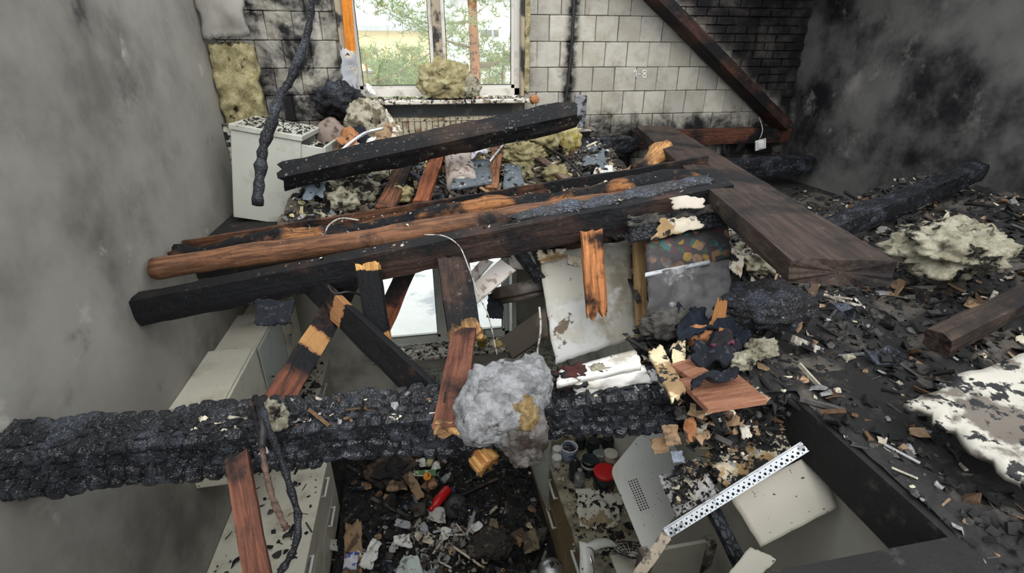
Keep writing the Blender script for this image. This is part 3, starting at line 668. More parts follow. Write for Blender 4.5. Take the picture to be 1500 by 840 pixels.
# wall remnant with wool at the left corner
e = empty('stud_wall_stub', (-1.62, 5.2, ZU)); tag(e, 'broken stud wall stub with mineral wool in the corner', 'wall stub')
boxes('lower_board', [((-1.745, 5.1, ZU), (-1.35, 5.13, 3.75))], M_lam_soot, e)
sheet('wool_batt', [(-1.745, 5.22, 3.6), (-1.37, 5.22, 3.6), (-1.37, 5.22, 4.42), (-1.745, 5.22, 4.42)], M_wool_y, e, 14, 24, .12, .06, 9, .05, 5)
sheet('plasterboard', [(-1.745, 5.16, 4.42), (-1.36, 5.14, 4.46), (-1.36, 5.14, 5.0), (-1.745, 5.16, 5.0)], M_plaster_l, e, 14, 14, .05, .02, 6, .06, 6)
# orange plank and plaster remnant beside the window
tw('jamb_plank', at(514, 75, Y=5.36), at(505, -30, Y=5.36), .09, .03, wood('orange_jamb', (.68, .24, .03), (.5, .16, .02), .22, ((-.5, .25, .2),), 0), 'orange bare plank beside the upper window jamb', 'plank', up=(0, -1, 0), seed=41)
tag(sheet('plaster_piece', [at(500, 138, Y=5.3), at(527, 140, Y=5.34), at(522, 70, Y=5.34), at(497, 68, Y=5.3)], spk('blue_grey_plaster', (.36, .38, .41), [((.5, .45, .36), 6, .55, .66), (SOOT, 6, .66, .7)], .1, .9), None, 14, 20, .03, .02, 8, .13, 3), 'torn blue-grey plaster piece below the orange plank', 'plaster')
tag(lump('charred_bundle', at(497, 146, d=4.75), (.2, .12, .15), charm('bundle_char', 40, .3, .6), None, 4, .6, 4, 3), 'black charred bundle between dresser and window sill', 'bundle')
# conduit up the block wall
tag(tube('wall_conduit', [at(842, -25, Y=5.43), at(838, 60, Y=5.43), at(832, 120, Y=5.43), at(822, 192, Y=5.43)], .016, M_cable, None, 7, 5, None, .15, 4), 'black burnt conduit running up the block wall', 'conduit')
tag(sheet('wall_strip', [at(838, 190, Y=5.43), at(856, 190, Y=5.43), at(860, 138, Y=5.43), at(842, 136, Y=5.43)], spk('blue_grey_strip', (.22, .23, .25), [(SOOT, 5, .5, .65)], .1, .8), None, 6, 10, .02, .01, 8, .08, 7), 'blue-grey strip at the foot of the conduit', 'strip')

# wool lumps: on the sill and in the rubble
tag(lump('wool_clump', at(652, 120, Y=5.3)+V((0, 0, .0)), (.25, .14, .19), M_wool_y, None, 5, .45, 4.5, 51, .75), 'yellow mineral wool clump on the upper window sill', 'insulation')
tag(lump('wool_clump', at(685, 128, Y=5.28), (.13, .1, .11), M_wool_p, None, 4, .5, 4.5, 52, .8), 'paler wool tuft against the clump on the sill', 'insulation')
rubble('sill_litter', [V((rg.uniform(-.55, 1.1), rg.uniform(5.21, 5.5), 3.915)) for _ in range(330)], [(BLK, .4), (DGR, .2), (WHT, .2), ((.1, .04, .06), .1), (TAN, .1)], .006, .03, 'burnt litter strewn along the upper window sill', 'debris', 3)
tag(sheet('paper_scrap', [at(533, 136, d=4.9), at(552, 140, d=4.85), at(545, 126, d=4.9), at(536, 120, d=4.9)], M_white, None, 6, 6, .004, .03, 9, .1, 8), 'white curled scrap on the left end of the upper sill', 'scrap')
tag(lump('orange_scrap', at(782, 146, d=5.0), (.05, .03, .04), M_skin, None, 3, .5, 4, 9), 'small orange scrap at the right end of the sill', 'scrap')

# --- the upper rubble itself
def uz(x, y): return up_z(y) - .05 + .10*fbm(V((x*2.2, y*2.2, 3)), 5) + .05*abs(noise.noise(V((x*7, y*7, 1))))
def ucol(x, y):
    k = noise.noise(V((x*3, y*3, 9))); return (.03, .028, .026) if k < .1 else (.11, .095, .075)
vx = [(rg.uniform(-1.1, 2.0), rg.uniform(3.82, 5.4)) for _ in range(7500)]
rubble('upper_rubble', [V((x, y, uz(x, y))) for x, y in vx], [(BLK, .28), (DGR, .19), (ASH, .12), (CRM, .17), (BRN, .10), (YEL, .08), (TAN, .06)], .010, .055, 'burnt rubble heaped over the upper floor below the window', 'rubble', 4, hfield(-1.15, 2.05, 3.82, 5.45, uz, 80, 40, ucol))
G = 'wool tufts in the upper rubble'
for i, (x, y, r, m_) in enumerate(((530, 285, .15, M_wool_p), (548, 262, .12, M_wool_p), (505, 300, .13, M_wool_p), (470, 250, .1, M_wool_p), (600, 262, .09, M_wool_p), (590, 292, .1, M_wool_y), (480, 285, .1, M_wool_p), (690, 240, .1, M_wool_y), (762, 260, .12, M_wool_y), (745, 285, .09, M_wool_p), (812, 262, .12, M_wool_y), (630, 265, .07, M_wool_p), (893, 262, .07, M_wool_p))):
    c = onU(x, y)+V((0, 0, .05)); tag(lump('wool_tuft', c, (r*1.1, r*.9, r*.7), m_, None, 4, .5, 3.6, 60+i, 0, .6, i), ('pale wool tuft between the dresser and the blackened batten' if x < 560 else 'wool tuft lying between the two red-brown battens' if x < 640 else 'yellowish wool tuft beside the flaking batten and carpet roll' if x < 800 else 'wool tuft beside the thick black cable'), 'insulation', G)
tag(lump('wool_clump', onU(788, 222)+V((0, 0, .16)), (.21, .17, .2), M_wool_y, None, 5, .5, 4.5, 80), 'large yellow wool heap beside the end of the fallen beam', 'insulation')
tag(lump('wool_clump', onU(766, 240)+V((0, 0, .08)), (.2, .15, .12), M_wool_y, None, 5, .5, 4.5, 81), 'yellow wool flap under the large wool heap', 'insulation')
tag(lump('wool_clump', at(836, 204, d=4.7), (.10, .06, .11), wool('bright_wool', (.55, .46, .12), (.7, .62, .35)), None, 4, .4, 4, 82), 'bright yellow wool piece with an orange edge near the wall', 'insulation')
# carpet roll, mattress corner, papers, bag
def roll(name, A, B, r, mat, label, cat, inner=None, seed=0):
    A, B = V(A), V(B); L = (B-A).length; M = frame(A, B-A); Mz = M @ Matrix.Rotation(R(90), 4, 'Y')
    e = empty(name, A.lerp(B, .5)-V((0, 0, r))); tag(e, label, cat)
    lathe('roll_body', [(r*.7, .0), (r*.97, 0), (r, .01), (r*1.01, L*.4), (r*.99, L*.7), (r, L-.01), (r*.95, L)], mat, Mz, e, 28)
    lathe('roll_core', [(r*.3, -.004), (r*.68, -.004), (r*.68, .02)], inner or mat, Mz, e, 24)
    return e
M_carpet = spk('pink_beige_pile', (.52, .45, .40), [(SOOT, 24, .6, .68), ((.3, .22, .18), 6, .55, .7)], .08, .95, .1, .3, 60)
roll('carpet_roll', onU(678, 285)+V((0, 0, .08)), onU(672, 228)+V((0, 0, .16)), .14, M_carpet, 'pinkish beige rolled carpet sprinkled with soot', 'carpet', M_lam_soot)
roll('cardboard_tube', at(556, 222, d=4.55), at(566, 186, d=4.85), .09, M_card, 'brown cardboard tube behind the fallen beam', 'tube', M_cable)
roll('cardboard_tube', at(578, 222, d=4.65), at(572, 190, d=4.9), .08, spk('beige_tube', (.5, .43, .34), [((.2, .15, .1), 6, .5, .7)], .1, .8), 'pale beige tube under the khaki bag', 'tube')
tag(sheet('slate_panel', [onU(660, 300)+V((0, 0, .12)), onU(722, 290)+V((0, 0, .12)), onU(718, 262)+V((0, 0, .18)), onU(672, 268)+V((0, 0, .2))], spk('slate_blue', (.12, .145, .165), [(SOOT, 18, .6, .68), ((.4, .4, .38), 20, .68, .74)], .1, .7), None, 8, 8, .03, .01, 5, .04, 9), 'slate blue scorched panel in front of the carpet roll', 'panel')
tag(sheet('slate_panel', [onU(736, 300)+V((0, 0, .1)), onU(770, 296)+V((0, 0, .1)), onU(762, 268)+V((0, 0, .16)), onU(738, 266)+V((0, 0, .16))], MATS['slate_blue'], None, 8, 8, .03, .01, 5, .08, 10), 'slate blue panel scrap beyond the flaking batten', 'panel')
tag(sheet('paper_scrap', [onU(690, 272)+V((0, 0, .24)), onU(716, 262)+V((0, 0, .24)), onU(712, 246)+V((0, 0, .28)), onU(694, 252)+V((0, 0, .26))], spk('lilac_paper', (.6, .58, .64), [((.2, .15, .15), 14, .62, .7)], .06, .8), None, 8, 8, .004, .06, 10, .1, 11), 'lilac-white crumpled paper on the carpet roll', 'paper')
b_ = lump('khaki_bag', at(538, 178, d=4.75), (.2, .14, .2), M_cloth_b, None, 5, .3, 2.6, 12, 0, .9); tag(b_, 'crumpled khaki cloth bag below the window sill', 'bag')
tag(sheet('cloth_flap', [at(560, 196, d=4.7), at(592, 192, d=4.75), at(566, 160, d=4.8), at(548, 168, d=4.75)], spk('pale_cloth', (.55, .53, .45), [((.2, .16, .1), 10, .56, .7)], .1, .9), None, 12, 12, .006, .06, 9, .1, 13), 'pale cloth flap hanging from the khaki bag', 'cloth')
tag(lump('cushion', at(488, 205, d=4.75), (.17, .1, .2), spk('mauve_brown_cloth', (.24, .19, .165), [((.08, .06, .05), 6, .52, .7)], .1, .95, .1, .2, 50), None, 4, .2, 2.5, 14), 'mauve-brown scorched cushion beside the open drawer', 'cushion')
tag(sheet('black_cloth', [at(505, 160, d=4.7), at(525, 165, d=4.7), at(548, 215, d=4.55), at(530, 220, d=4.6)], M_cloth_k, None, 10, 10, .02, .06, 7, .08, 15), 'black cloth strip between cushion and khaki bag', 'cloth')
for i, (x, y, w, h, m_, lab) in enumerate(((508, 205, 30, 22, M_skin, 'rust-brown curled scrap beside the mauve cushion'), (500, 222, 34, 16, M_card, 'brown card piece below the rust-brown scrap'), (530, 222, 44, 14, M_white, 'ash-strewn white sheet behind the fallen beam'), (462, 297, 30, 10, spk('blue_book', (.16, .2, .24), [(SOOT, 12, .58, .66)], .1, .6), 'blue-grey booklet at the foot of the dresser'))):
    a = at(x, y, d=4.5) if i < 3 else onU(x, y)+V((0, 0, .1)); k = a.length and 4.5/722
    tag(sheet('scrap', [a+V((-w*k/2, -.1, -.05)), a+V((w*k/2, -.1, -.04)), a+V((w*k*.6, .12, .08)), a+V((-w*k*.4, .12, .07))], m_, None, 10, 10, .006, .08, 8, .1, 20+i), lab, 'scrap')
tag(tube('silver_tube', [at(480, 238, d=4.4), at(510, 212, d=4.45), at(535, 195, d=4.5), at(562, 188, d=4.55)], .014, M_zinc, None, 8, 5, None, .08), 'silvery flexible tube lying over the scraps by the dresser', 'tube')
tag(tube('aluminium_rail', [onU(745, 222)+V((0, 0, .2)), onU(775, 185)+V((0, 0, .25)), onU(797, 140)+V((0, 0, .1))], .014, M_zinc, None, 4, 3), 'pale metal rail slanting over the large wool heap', 'rail')
tag(tube('aluminium_rail', [onU(708, 272)+V((0, 0, .14)), onU(760, 212)+V((0, 0, .2))], .014, M_zinc, None, 4, 3), 'pale metal rail beside the flaking batten', 'rail')
tag(tube('black_cable', [onU(800, 232)+V((0, 0, .1)), onU(825, 252)+V((0, 0, .14)), onU(858, 275)+V((0, 0, .08))], .014, M_cable, None, 7, 5), 'thick black cable lying over the right of the rubble', 'cable')
tw('rubble_lath', onU(790, 248)+V((0, 0, .1)), onU(858, 298)+V((0, 0, .08)), .09, .03, wood('lath_grey', (.22, .15, .11), (.1, .06, .045), .4, (), .5), 'greyish brown lath beside the thick black cable', 'lath', seed=71)
tw('rubble_lath', onU(640, 290)+V((0, 0, .06)), onU(590, 262)+V((0, 0, .12)), .06, .03, charm('lath_blue', 30, .3, 1.5), 'blue-black lath between the two red-brown battens', 'lath', seed=72)
for i, (cs, m_, lab) in enumerate((
    ([(812, 226), (836, 236), (832, 192), (822, 200)], spk('pinkish_tile', (.36, .29, .25), [((.12, .1, .09), 6, .55, .7)], .1, .7), 'pinkish brown shard standing beside the bright wool'),
    ([(848, 262), (890, 270), (884, 240), (856, 244)], MATS['slate_blue'], 'dark slate flake with a pale edge in the rubble'),
    ([(860, 290), (905, 282), (895, 258), (872, 262)], M_white, 'white board scrap lying by the edge board'),
    ([(905, 292), (935, 284), (928, 262), (908, 268)], M_card, 'tan curled scrap at the end of the edge board'),
    ([(842, 212), (872, 208), (870, 192), (846, 196)], M_lam_soot, 'sooty grey panel leaning on the block wall'))):
    pts = [onU(x, y)+V((0, 0, .12)) for x, y in cs]; tag(sheet('rubble_shard', pts, m_, None, 8, 8, .018, .04, 7, .1, 30+i), lab, 'shard')
# many middling pieces, each its own
G = 'charred pieces in the upper rubble'
rg = random.Random(9); shard_me = []
for k in range(6):
    v, f = chip_geo(rg, V((0, 0, 0)), .1, None, (0, 1, 2)[k % 3]); shard_me.append((v, f))
def scatter(n, region, zf, mats, smin, smax, label, cat, group, seed, name='scrap_piece'):
    rg = random.Random(seed)
    mm = []
    for mt, adj in mats:
        for v, f in shard_me:
            me = mesh(name, v, f); me.materials.append(mt); mm.append((me, adj))
    for i in range(n):
        x, y = region(rg); s = rg.uniform(smin, smax)/.1
        M = Matrix.Translation((x, y, zf(x, y)+.02)) @ Euler((rg.uniform(-.5, .5), rg.uniform(-.5, .5), rg.uniform(0, 6))).to_matrix().to_4x4() @ Matrix.Diagonal((s, s, s, 1))
        me, adj = rg.choice(mm); tag(link(name, me, None, None, M), adj+' '+label, cat, group)
scatter(46, lambda r: (r.uniform(-.95, 2.2), r.uniform(3.9, 5.2)), uz, [(charm('lath_blue'), 'blue-black charred'), (M_card, 'brown cardboard'), (M_lam_soot, 'sooty pale board'), (MATS['slate_blue'], 'slate blue'), (M_paper, 'cream scorched paper')], .05, .13, 'fragment lying in the upper rubble', 'fragment', G, 91)
# thin wires over the timbers
for i, (pts, r, m_, lab) in enumerate((([(475, 345, 3.0), (482, 330, 3.0), (500, 320, 3.0), (526, 323, 3.05)], .005, M_cable_w, 'pale wire looped over the smooth round log'), ([(622, 344, 2.8), (650, 346, 2.78), (672, 360, 2.75), (685, 388, 2.72), (700, 430, 2.7), (716, 465, 2.7), (728, 520, 2.7)], .004, M_cable_w, 'thin wire hanging down past the broad broken plank'), ([(605, 330, 3.1), (630, 318, 3.15), (665, 296, 3.3)], .004, M_cable_w, 'thin wire curving over the edge board'), ([(480, 418, 2.8), (490, 430, 2.78), (510, 428, 2.8), (530, 435, 2.9), (535, 460, 2.95)], .006, M_cable, 'black cable dangling beside the short black stub'), ([(790, 450, 2.85), (792, 480, 2.83), (788, 510, 2.83), (787, 520, 2.83)], .007, M_cable_w, 'beige cord hanging in front of the dark board'), ([(1072, 330, 2.6), (1095, 335, 2.58), (1110, 355, 2.55), (1095, 372, 2.55), (1080, 372, 2.6)], .006, M_cable_w, 'pale wire loop beside the picture panel'))):
    tag(tube('wire', [at(x, y, d=d) for x, y, d in pts], r, m_, None, 5, 6), lab, 'wire')
tag(tube('black_pipe', [at(1050, 300, d=2.55), at(1085, 312, d=2.5), at(1175, 340, d=2.4)], .017, M_cable, None, 8, 4), 'black pipe end lying beside the wide plank', 'pipe')
e = empty('hanging_socket', at(1114, 220, Y=5.24)); tag(e, 'white wall switch dangling on its wire', 'switch')
Ms = frame(at(1114, 212, Y=5.24), (1, -.2, .3), (0, -.2, 1)); lbox('plate', Ms, (-.06, -.01, -.06), (.06, .01, .06), M_white, e); lbox('rocker', Ms, (-.03, -.02, -.04), (.03, -.01, .04), M_pvc_low, e)
tube('lead', [at(1112, 206, Y=5.24), at(1117, 190, Y=5.26), at(1112, 172, Y=5.27)], .006, M_cable_w, e)
#@@LOWER
# ------------------------------------------------------------------ under the thick beam: hanging boards
I4 = Matrix.Identity(4)
hb = empty('hanging_board', at(870, 530, d=2.95)); tag(hb, 'large pale board hanging below the thick beam, its paper scorched and peeling', 'board')
m_hb = spk('pale_board', (.43, .42, .37), [((.26, .23, .17), 3, .46, .72), ((.52, .53, .52), 2.2, .55, .68), ((.12, .09, .06), 7, .68, .76)], .08, .6, .3, .1)
hc = [at(812, 535, d=2.92), at(934, 496, d=3.05), at(921, 352, d=3.2), at(788, 372, d=3.1)]
sheet('board_face', hc, m_hb, hb, 20, 24, .022, .008, 4, .02, 41)
sheet('peeling_paper', [at(788, 388, d=3.05), at(832, 378, d=3.06), at(830, 364, d=3.1), at(784, 366, d=3.05)], M_paper, hb, 12, 8, .006, .03, 8, .12, 42, curl=.04)
sheet('peeling_paper', [at(831, 388, d=3.07), at(852, 390, d=3.08), at(852, 374, d=3.12), at(831, 374, d=3.1)], M_paper, hb, 8, 8, .006, .03, 8, .12, 43)
sheet('scorched_edge', [at(785, 368, d=3.1), at(915, 372, d=3.2), at(912, 350, d=3.25), at(788, 352, d=3.15)], wool('burnt_edge', (.14, .08, .05), (.22, .15, .09), lo=.5, hi=.6), hb, 24, 8, .03, .05, 10, .12, 44)
tag(sheet('laminate_plank', [at(681, 428, d=3.1), at(697, 446, d=3.05), at(756, 396, d=3.0), at(734, 380, d=3.05)], spk('white_plank', (.62, .58, .54), [((.3, .24, .2), 12, .6, .72)], .05, .5), None, 8, 8, .014, 0, 5, .01, 45), 'white laminate plank lodged beside the broad broken plank', 'plank')
tag(sheet('laminate_plank', [at(678, 412, d=3.2), at(688, 424, d=3.18), at(722, 384, d=3.1), at(708, 378, d=3.12)], MATS['white_plank'], None, 6, 6, .014, 0, 5, .01, 46), 'second white laminate plank tucked behind the first', 'plank')
sh = empty('brown_drum', at(770, 440, d=3.3)); tag(sh, 'dark brown round drum lodged under the thick beam', 'drum')
Msh = frame(at(776, 415, d=3.45), (1, .1, .1), (.1, -.45, -.9))
m_sh = spk('dark_brown_shade', (.055, .042, .034), [((.11, .09, .075), 5, .5, .75)], .2, .45, .4, .1)
lathe('drum', [(.1, -.02), (.27, -.02), (.28, .0), (.285, .05), (.28, .06)], m_sh, Msh, sh, 40)
lathe('rim', [(.20, .055), (.24, .055), (.245, .085), (.235, .1), (.12, .105)], m_sh, Msh, sh, 40)
tag(sheet('dark_board', [at(733, 497, d=3.05), at(752, 526, d=2.95), at(802, 492, d=2.9), at(800, 450, d=3.05)], spk('sooty_brown_board', (.04, .032, .026), [((.08, .065, .05), 5, .5, .7)], .2, .5), None, 8, 8, .018, 0, 5, .01, 47), 'dark sooty board hanging askew beside the pale hanging board', 'board')
tag(sheet('black_rag', [at(712, 466, d=3.4), at(738, 470, d=3.4), at(738, 430, d=3.4), at(714, 428, d=3.4)], M_cloth_k, None, 10, 10, .02, .03, 8, .1, 48), 'black rag hanging under the brown drum', 'rag')
tag(sheet('flaking_board', [at(742, 395, d=3.25), at(790, 400, d=3.2), at(778, 366, d=3.3), at(752, 362, d=3.3)], M_lam_soot, None, 10, 10, .02, .03, 6, .06, 49), 'sooty flaking panel wedged above the brown drum', 'panel')
tw('black_strut', at(762, 372, d=3.15), at(790, 408, d=3.05), .07, .05, charm('char_joist'), 'short black strut above the brown drum', 'strut', seed=50)
tag(sheet('black_rag', [at(372, 480, d=2.75), at(428, 478, d=2.78), at(432, 440, d=2.85), at(372, 436, d=2.8)], M_cloth_k, None, 16, 12, .02, .06, 7, .12, 51), 'black burnt cloth dangling from the left of the thick beam', 'rag')
# printed picture, charred frame and fabric on the right
def picmat():
    m, nt, b = newmat('printed_picture', .55, .4); raw, vec, r_ = coords(nt)
    vo = nd(nt, 'ShaderNodeTexVoronoi', i_Scale=24.0); nt.links.new(vec, vo.inputs['Vector'])
    hs = nt.nodes.new('ShaderNodeValToRGB'); nt.links.new(vo.outputs['Color'], hs.inputs[0]); hs.color_ramp.interpolation = 'CONSTANT'
    cols = [(.03, .025, .03), (.10, .045, .025), (.02, .09, .085), (.16, .09, .05), (.035, .03, .035), (.025, .06, .04), (.2, .12, .07), (.06, .02, .03), (.03, .03, .032), (.24, .15, .02), (.2, .19, .17), (.05, .05, .06)]
    while len(hs.color_ramp.elements) < len(cols): hs.color_ramp.elements.new(.5)
    for i, c in enumerate(cols): hs.color_ramp.elements[i].position = i/len(cols); hs.color_ramp.elements[i].color = (*c, 1)
    c = mix(nt, step(nt, vo.outputs['Distance'], .5, .8), hs.outputs[0], (.022, .02, .02))
    c = mix(nt, math_(nt, 'MULTIPLY', step(nt, nz(nt, vec, 6, 5, .6), .45, .65), .8), c, (.016, .014, .014))
    nt.links.new(c, b.inputs['Base Color']); bump(nt, b, nz(nt, vec, 20, 4, .6), .2, .01); return m
tag(sheet('picture_board', [at(946, 418, d=2.63), at(1072, 380, d=2.66), at(1066, 322, d=2.72), at(944, 356, d=2.7)], picmat(), None, 18, 12, .012, .008, 6, .02, 52), 'dark printed picture board of many coloured shapes', 'picture')
cb = empty('charred_headboard', at(995, 345, d=2.8)); tag(cb, 'charred board with torn beige paper behind the printed picture', 'board')
sheet('board', [at(921, 358, d=2.68), at(1068, 330, d=2.69), at(1066, 303, d=2.68), at(920, 320, d=2.68)], charm('headboard_char', 35, .3, .3), cb, 24, 10, .03, .03, 8, .05, 53)
sheet('torn_paper', [at(950, 354, d=2.64), at(1032, 334, d=2.64), at(1024, 316, d=2.65), at(966, 320, d=2.65)], M_paper, cb, 16, 8, .005, .02, 8, .12, 54)
sheet('burnt_rim', [at(918, 332, d=2.66), at(1062, 310, d=2.66), at(1062, 300, d=2.68), at(918, 318, d=2.68)], M_wool_d, cb, 26, 5, .03, .05, 12, .1, 55)
tag(sheet('paper_piece', [at(984, 310, d=2.6), at(1034, 306, d=2.6), at(1034, 288, d=2.63), at(980, 287, d=2.63)], spk('stone_paper', (.48, .43, .37), [((.12, .09, .07), 8, .6, .7)], .08, .85), None, 14, 8, .008, .03, 8, .12, 56), 'stone-coloured curled paper leaning on the thick beam', 'paper')
gf = empty('grey_fabric_panel', at(1000, 490, d=2.55)); tag(gf, 'grey wrinkled fabric panel under the printed picture', 'fabric')
sheet('fabric', [at(946, 500, d=2.5), at(1070, 470, d=2.5), at(1070, 378, d=2.6), at(946, 404, d=2.6)], spk('grey_fabric', (.10, .097, .10), [((.06, .058, .06), 4, .5, .68), ((.28, .27, .28), 5, .62, .76)], .1, .75, .35, .15), gf, 26, 20, .01, .035, 7, .03, 57, fold=.04)
sheet('metal_edge', [at(945, 406, d=2.57), at(1040, 386, d=2.57), at(1040, 382, d=2.59), at(945, 401, d=2.59)], M_zinc, gf, 10, 2, .01)
tag(sheet('paper_piece', [at(1066, 395, d=2.62), at(1086, 408, d=2.58), at(1092, 372, d=2.64), at(1070, 360, d=2.66)], M_paper, None, 10, 10, .006, .03, 8, .1, 58), 'cream torn sheet behind the printed picture', 'paper')
# --- right-hand floor
def rz(x, y): return 2.98 + .07*fbm(V((x*2.5, y*2.5, 7)), 5) + .03*max(0, math.sin((x-1.1)*1.6))*max(0, math.sin((y-1.4)*1.3)) + (.25*max(0, x-2.6) if y < 3.5 else 0)
rg = random.Random(77)
pts = []
while len(pts) < 7000:
    x, y = rg.uniform(1.0, 4.25), rg.uniform(.35, 4.6)
    if (x < 1.52 and (y < 1.48 or 2.14 < y < 3.85)) or rg.random() < .5*max(0, y-2.8): continue
    pts.append(V((x, y, rz(x, y))))
rubble('floor_rubble', pts, [(BLK, .56), (DGR, .22), (ASH, .05), (CRM, .06), (BRN, .07), (TAN, .04)], .010, .05, 'black charred rubble covering the upper floor beyond the charred joist', 'rubble', 5, hfield(1.06, 4.3, .3, 4.7, rz, 90, 100, lambda x, y: (.022, .021, .021) if noise.noise(V((x*4, y*4, 2))) < .15 else (.08, .07, .06), lambda x, y: not (x < 1.52 and (y < 1.5 or 2.12 < y < 3.85))))
tag(lump('ash_heap', onR(1104, 468)+V((.04, .02, .06)), (.26, .17, .12), charm('ash_speckled', 45, .9, .9, (.02, .02, .022)), None, 5, .35, 3.5, 31), 'large speckled black ash heap beside the grey fabric', 'ash heap')
tag(lump('wool_clump', onR(1112, 405)+V((.05, .1, .1)), (.15, .12, .11), M_wool_p, None, 5, .5, 4, 32), 'cream wool clump beyond the ash heap', 'insulation')
tag(lump('wool_clump', onR(1108, 520)+V((.02, 0, .03)), (.07, .05, .045), M_wool_p, None, 4, .6, 4, 33), 'small cream wool tuft among the black clothes', 'insulation')
tag(lump('wool_clump', onR(1084, 552)+V((0, 0, .08)), (.05, .035, .04), M_wool_p, None, 4, .6, 4, 34), 'small pale tuft beside the red-brown board', 'insulation')
tag(lump('wool_clump', onR(975, 480)+V((0, 0, .02)), (.14, .08, .07), M_wool_d, None, 4, .5, 4, 35), 'scorched brown wool lump at the foot of the grey fabric', 'insulation')
def cloth(cs, m_, label, seed, z=3.11, fold=.10, n=24, cat='clothing', name='garment', th=.016):
    return tag(sheet(name, [onR(x, y, z) for x, y in cs], m_, None, n, n, th, .06, 5.5, .1, seed, fold=fold), label, cat)
cloth([(990, 512), (1052, 500), (1042, 455), (988, 456)], spk('navy_cloth', (.012, .017, .026), (), .2, .9, .2, .3, 60), 'dark navy garment lying below the grey fabric', 61)
cloth([(1030, 520), (1098, 515), (1090, 475), (1045, 482)], MATS['navy_cloth'], 'second navy garment crumpled beside the orange cloth', 62)
cloth([(1010, 535), (1090, 545), (1080, 510), (1015, 510)], M_cloth_k, 'black garment spread behind the red-brown board', 63)
cloth([(1012, 575), (1078, 560), (1085, 540), (1010, 556)], M_cloth_k, 'black garment draped over the red-brown board', 64, 3.13, .07)
cloth([(1036, 482), (1066, 486), (1062, 460), (1046, 458)], spk('orange_brown_cloth', (.33, .15, .05), [((.08, .04, .02), 6, .52, .65)], .2, .85), 'orange-brown cloth between the two navy garments', 65, 3.16, .08, 16, 'cloth', 'cloth')
cloth([(1038, 512), (1074, 518), (1070, 504), (1044, 500)], spk('plum_cloth', (.13, .03, .055), [(SOOT, 6, .58, .7)], .2, .85), 'plum-coloured cloth peeping from under the navy garment', 66, 3.15, .03, 12, 'cloth', 'cloth')
tag(lump('sponge', onR(1022, 508)+V((0, 0, .06)), (.07, .05, .05), M_skin, None, 4, .35, 4, 36), 'rust-orange sponge lump beside the plum cloth', 'lump')
bd = empty('redbrown_board', onR(1055, 580)); tag(bd, 'red-brown veneered board at the edge of the broken floor', 'board')
m_q = wood('veneer', (.32, .15, .09), (.2, .09, .055), .34, (), .06, .45, 1.5)
for cs in ([(1020, 604), (1108, 590), (1092, 548), (1006, 556)], [(1006, 566), (1034, 556), (1022, 530), (1000, 534)]):
    q = [onR(x, y, 3.09) for x, y in cs]; Mq = frame(sum(q, V())/4, q[1]-q[0], (0, .05, 1)); l = (q[1]-q[0]).length/2; h = (q[3]-q[0]).length/2
    lbox('veneer_panel', Mq, (-l, -h, -.014), (l, h, .014), m_q, bd, .003)
m_cs = spk('cream_strip', (.66, .56, .36), [((.3, .2, .1), 5, .55, .66), (SOOT, 11, .54, .6)], .08, .7)
tag(sheet('cream_strip', [onR(985, 592, 3.08), onR(1006, 576, 3.08), onR(968, 508, 3.08), onR(948, 516, 3.08)], m_cs, None, 12, 24, .02, .02, 6, .07, 67), 'cream board strip eaten by fire beside the clothes', 'board')
tag(sheet('cream_strip', [onR(985, 540, 3.1), onR(1006, 530, 3.1), onR(1002, 504, 3.1), onR(980, 508, 3.1)], m_cs, None, 12, 12, .01, .05, 8, .12, 68), 'cream paint flake lying below the navy garment', 'flake')
wp = empty('white_edge_board', onR(900, 560, 2.95)); tag(wp, 'white painted board melted along its edge on the charred joist', 'board')
m_wp = spk('white_paint', (.64, .63, .60), [((.4, .36, .3), 4, .55, .75), ((.15, .12, .1), 20, .68, .74)], .06, .5)
sheet('board', [at(815, 566, Z=3.03), at(942, 538, Z=3.06), at(932, 516, Z=3.06), at(818, 546, Z=3.03)], m_wp, wp, 20, 6, .03, .008, 6, .03, 69)
sheet('melted_edge', [at(842, 577, d=2.2), at(962, 556, d=2.22), at(950, 536, Z=3.05), at(836, 558, Z=3.03)], m_wp, wp, 30, 8, .03, .02, 7, .10, 70, fold=.02)
tag(sheet('white_flake', [at(955, 580, Z=2.92), at(975, 580, Z=2.92), at(972, 540, Z=3.0), at(950, 540, Z=3.0)], spk('white_foam', (.62, .62, .62), [(SOOT, 30, .58, .64)], .06, .8), None, 14, 14, .02, .05, 9, .12, 71), 'speckled white flake hanging at the joist end', 'flake')
tw('pale_stick', at(971, 566, d=2.25), at(976, 600, d=2.25), .03, .02, wood('pale_post', (.5, .34, .16), (.32, .2, .09), .3), 'short pale stick hanging below the speckled white flake', 'stick', seed=72)
tag(lump('red_scrap', at(842, 552, Z=3.02), (.09, .06, .045), spk('dark_red_scrap', (.05, .012, .01), [(SOOT, 9, .5, .6)], .3, .8), None, 4, .7, 4, 37), 'charred dark red scrap lying on the white board', 'scrap')
tag(lump('wool_tuft', at(876, 545, Z=3.04), (.05, .035, .03), M_wool_p, None, 4, .6, 4, 38), 'small khaki tuft lying on the white board', 'insulation')
rubble('joist_litter', [NA.lerp(NB, rg.uniform(.25, 1))+V((0, rg.uniform(-.09, .1), .1)) for _ in range(260)], [(BLK, .4), (ASH, .2), (CRM, .2), (BRN, .2)], .008, .035, 'ash and flakes caught on top of the charred joist', 'debris', 6)
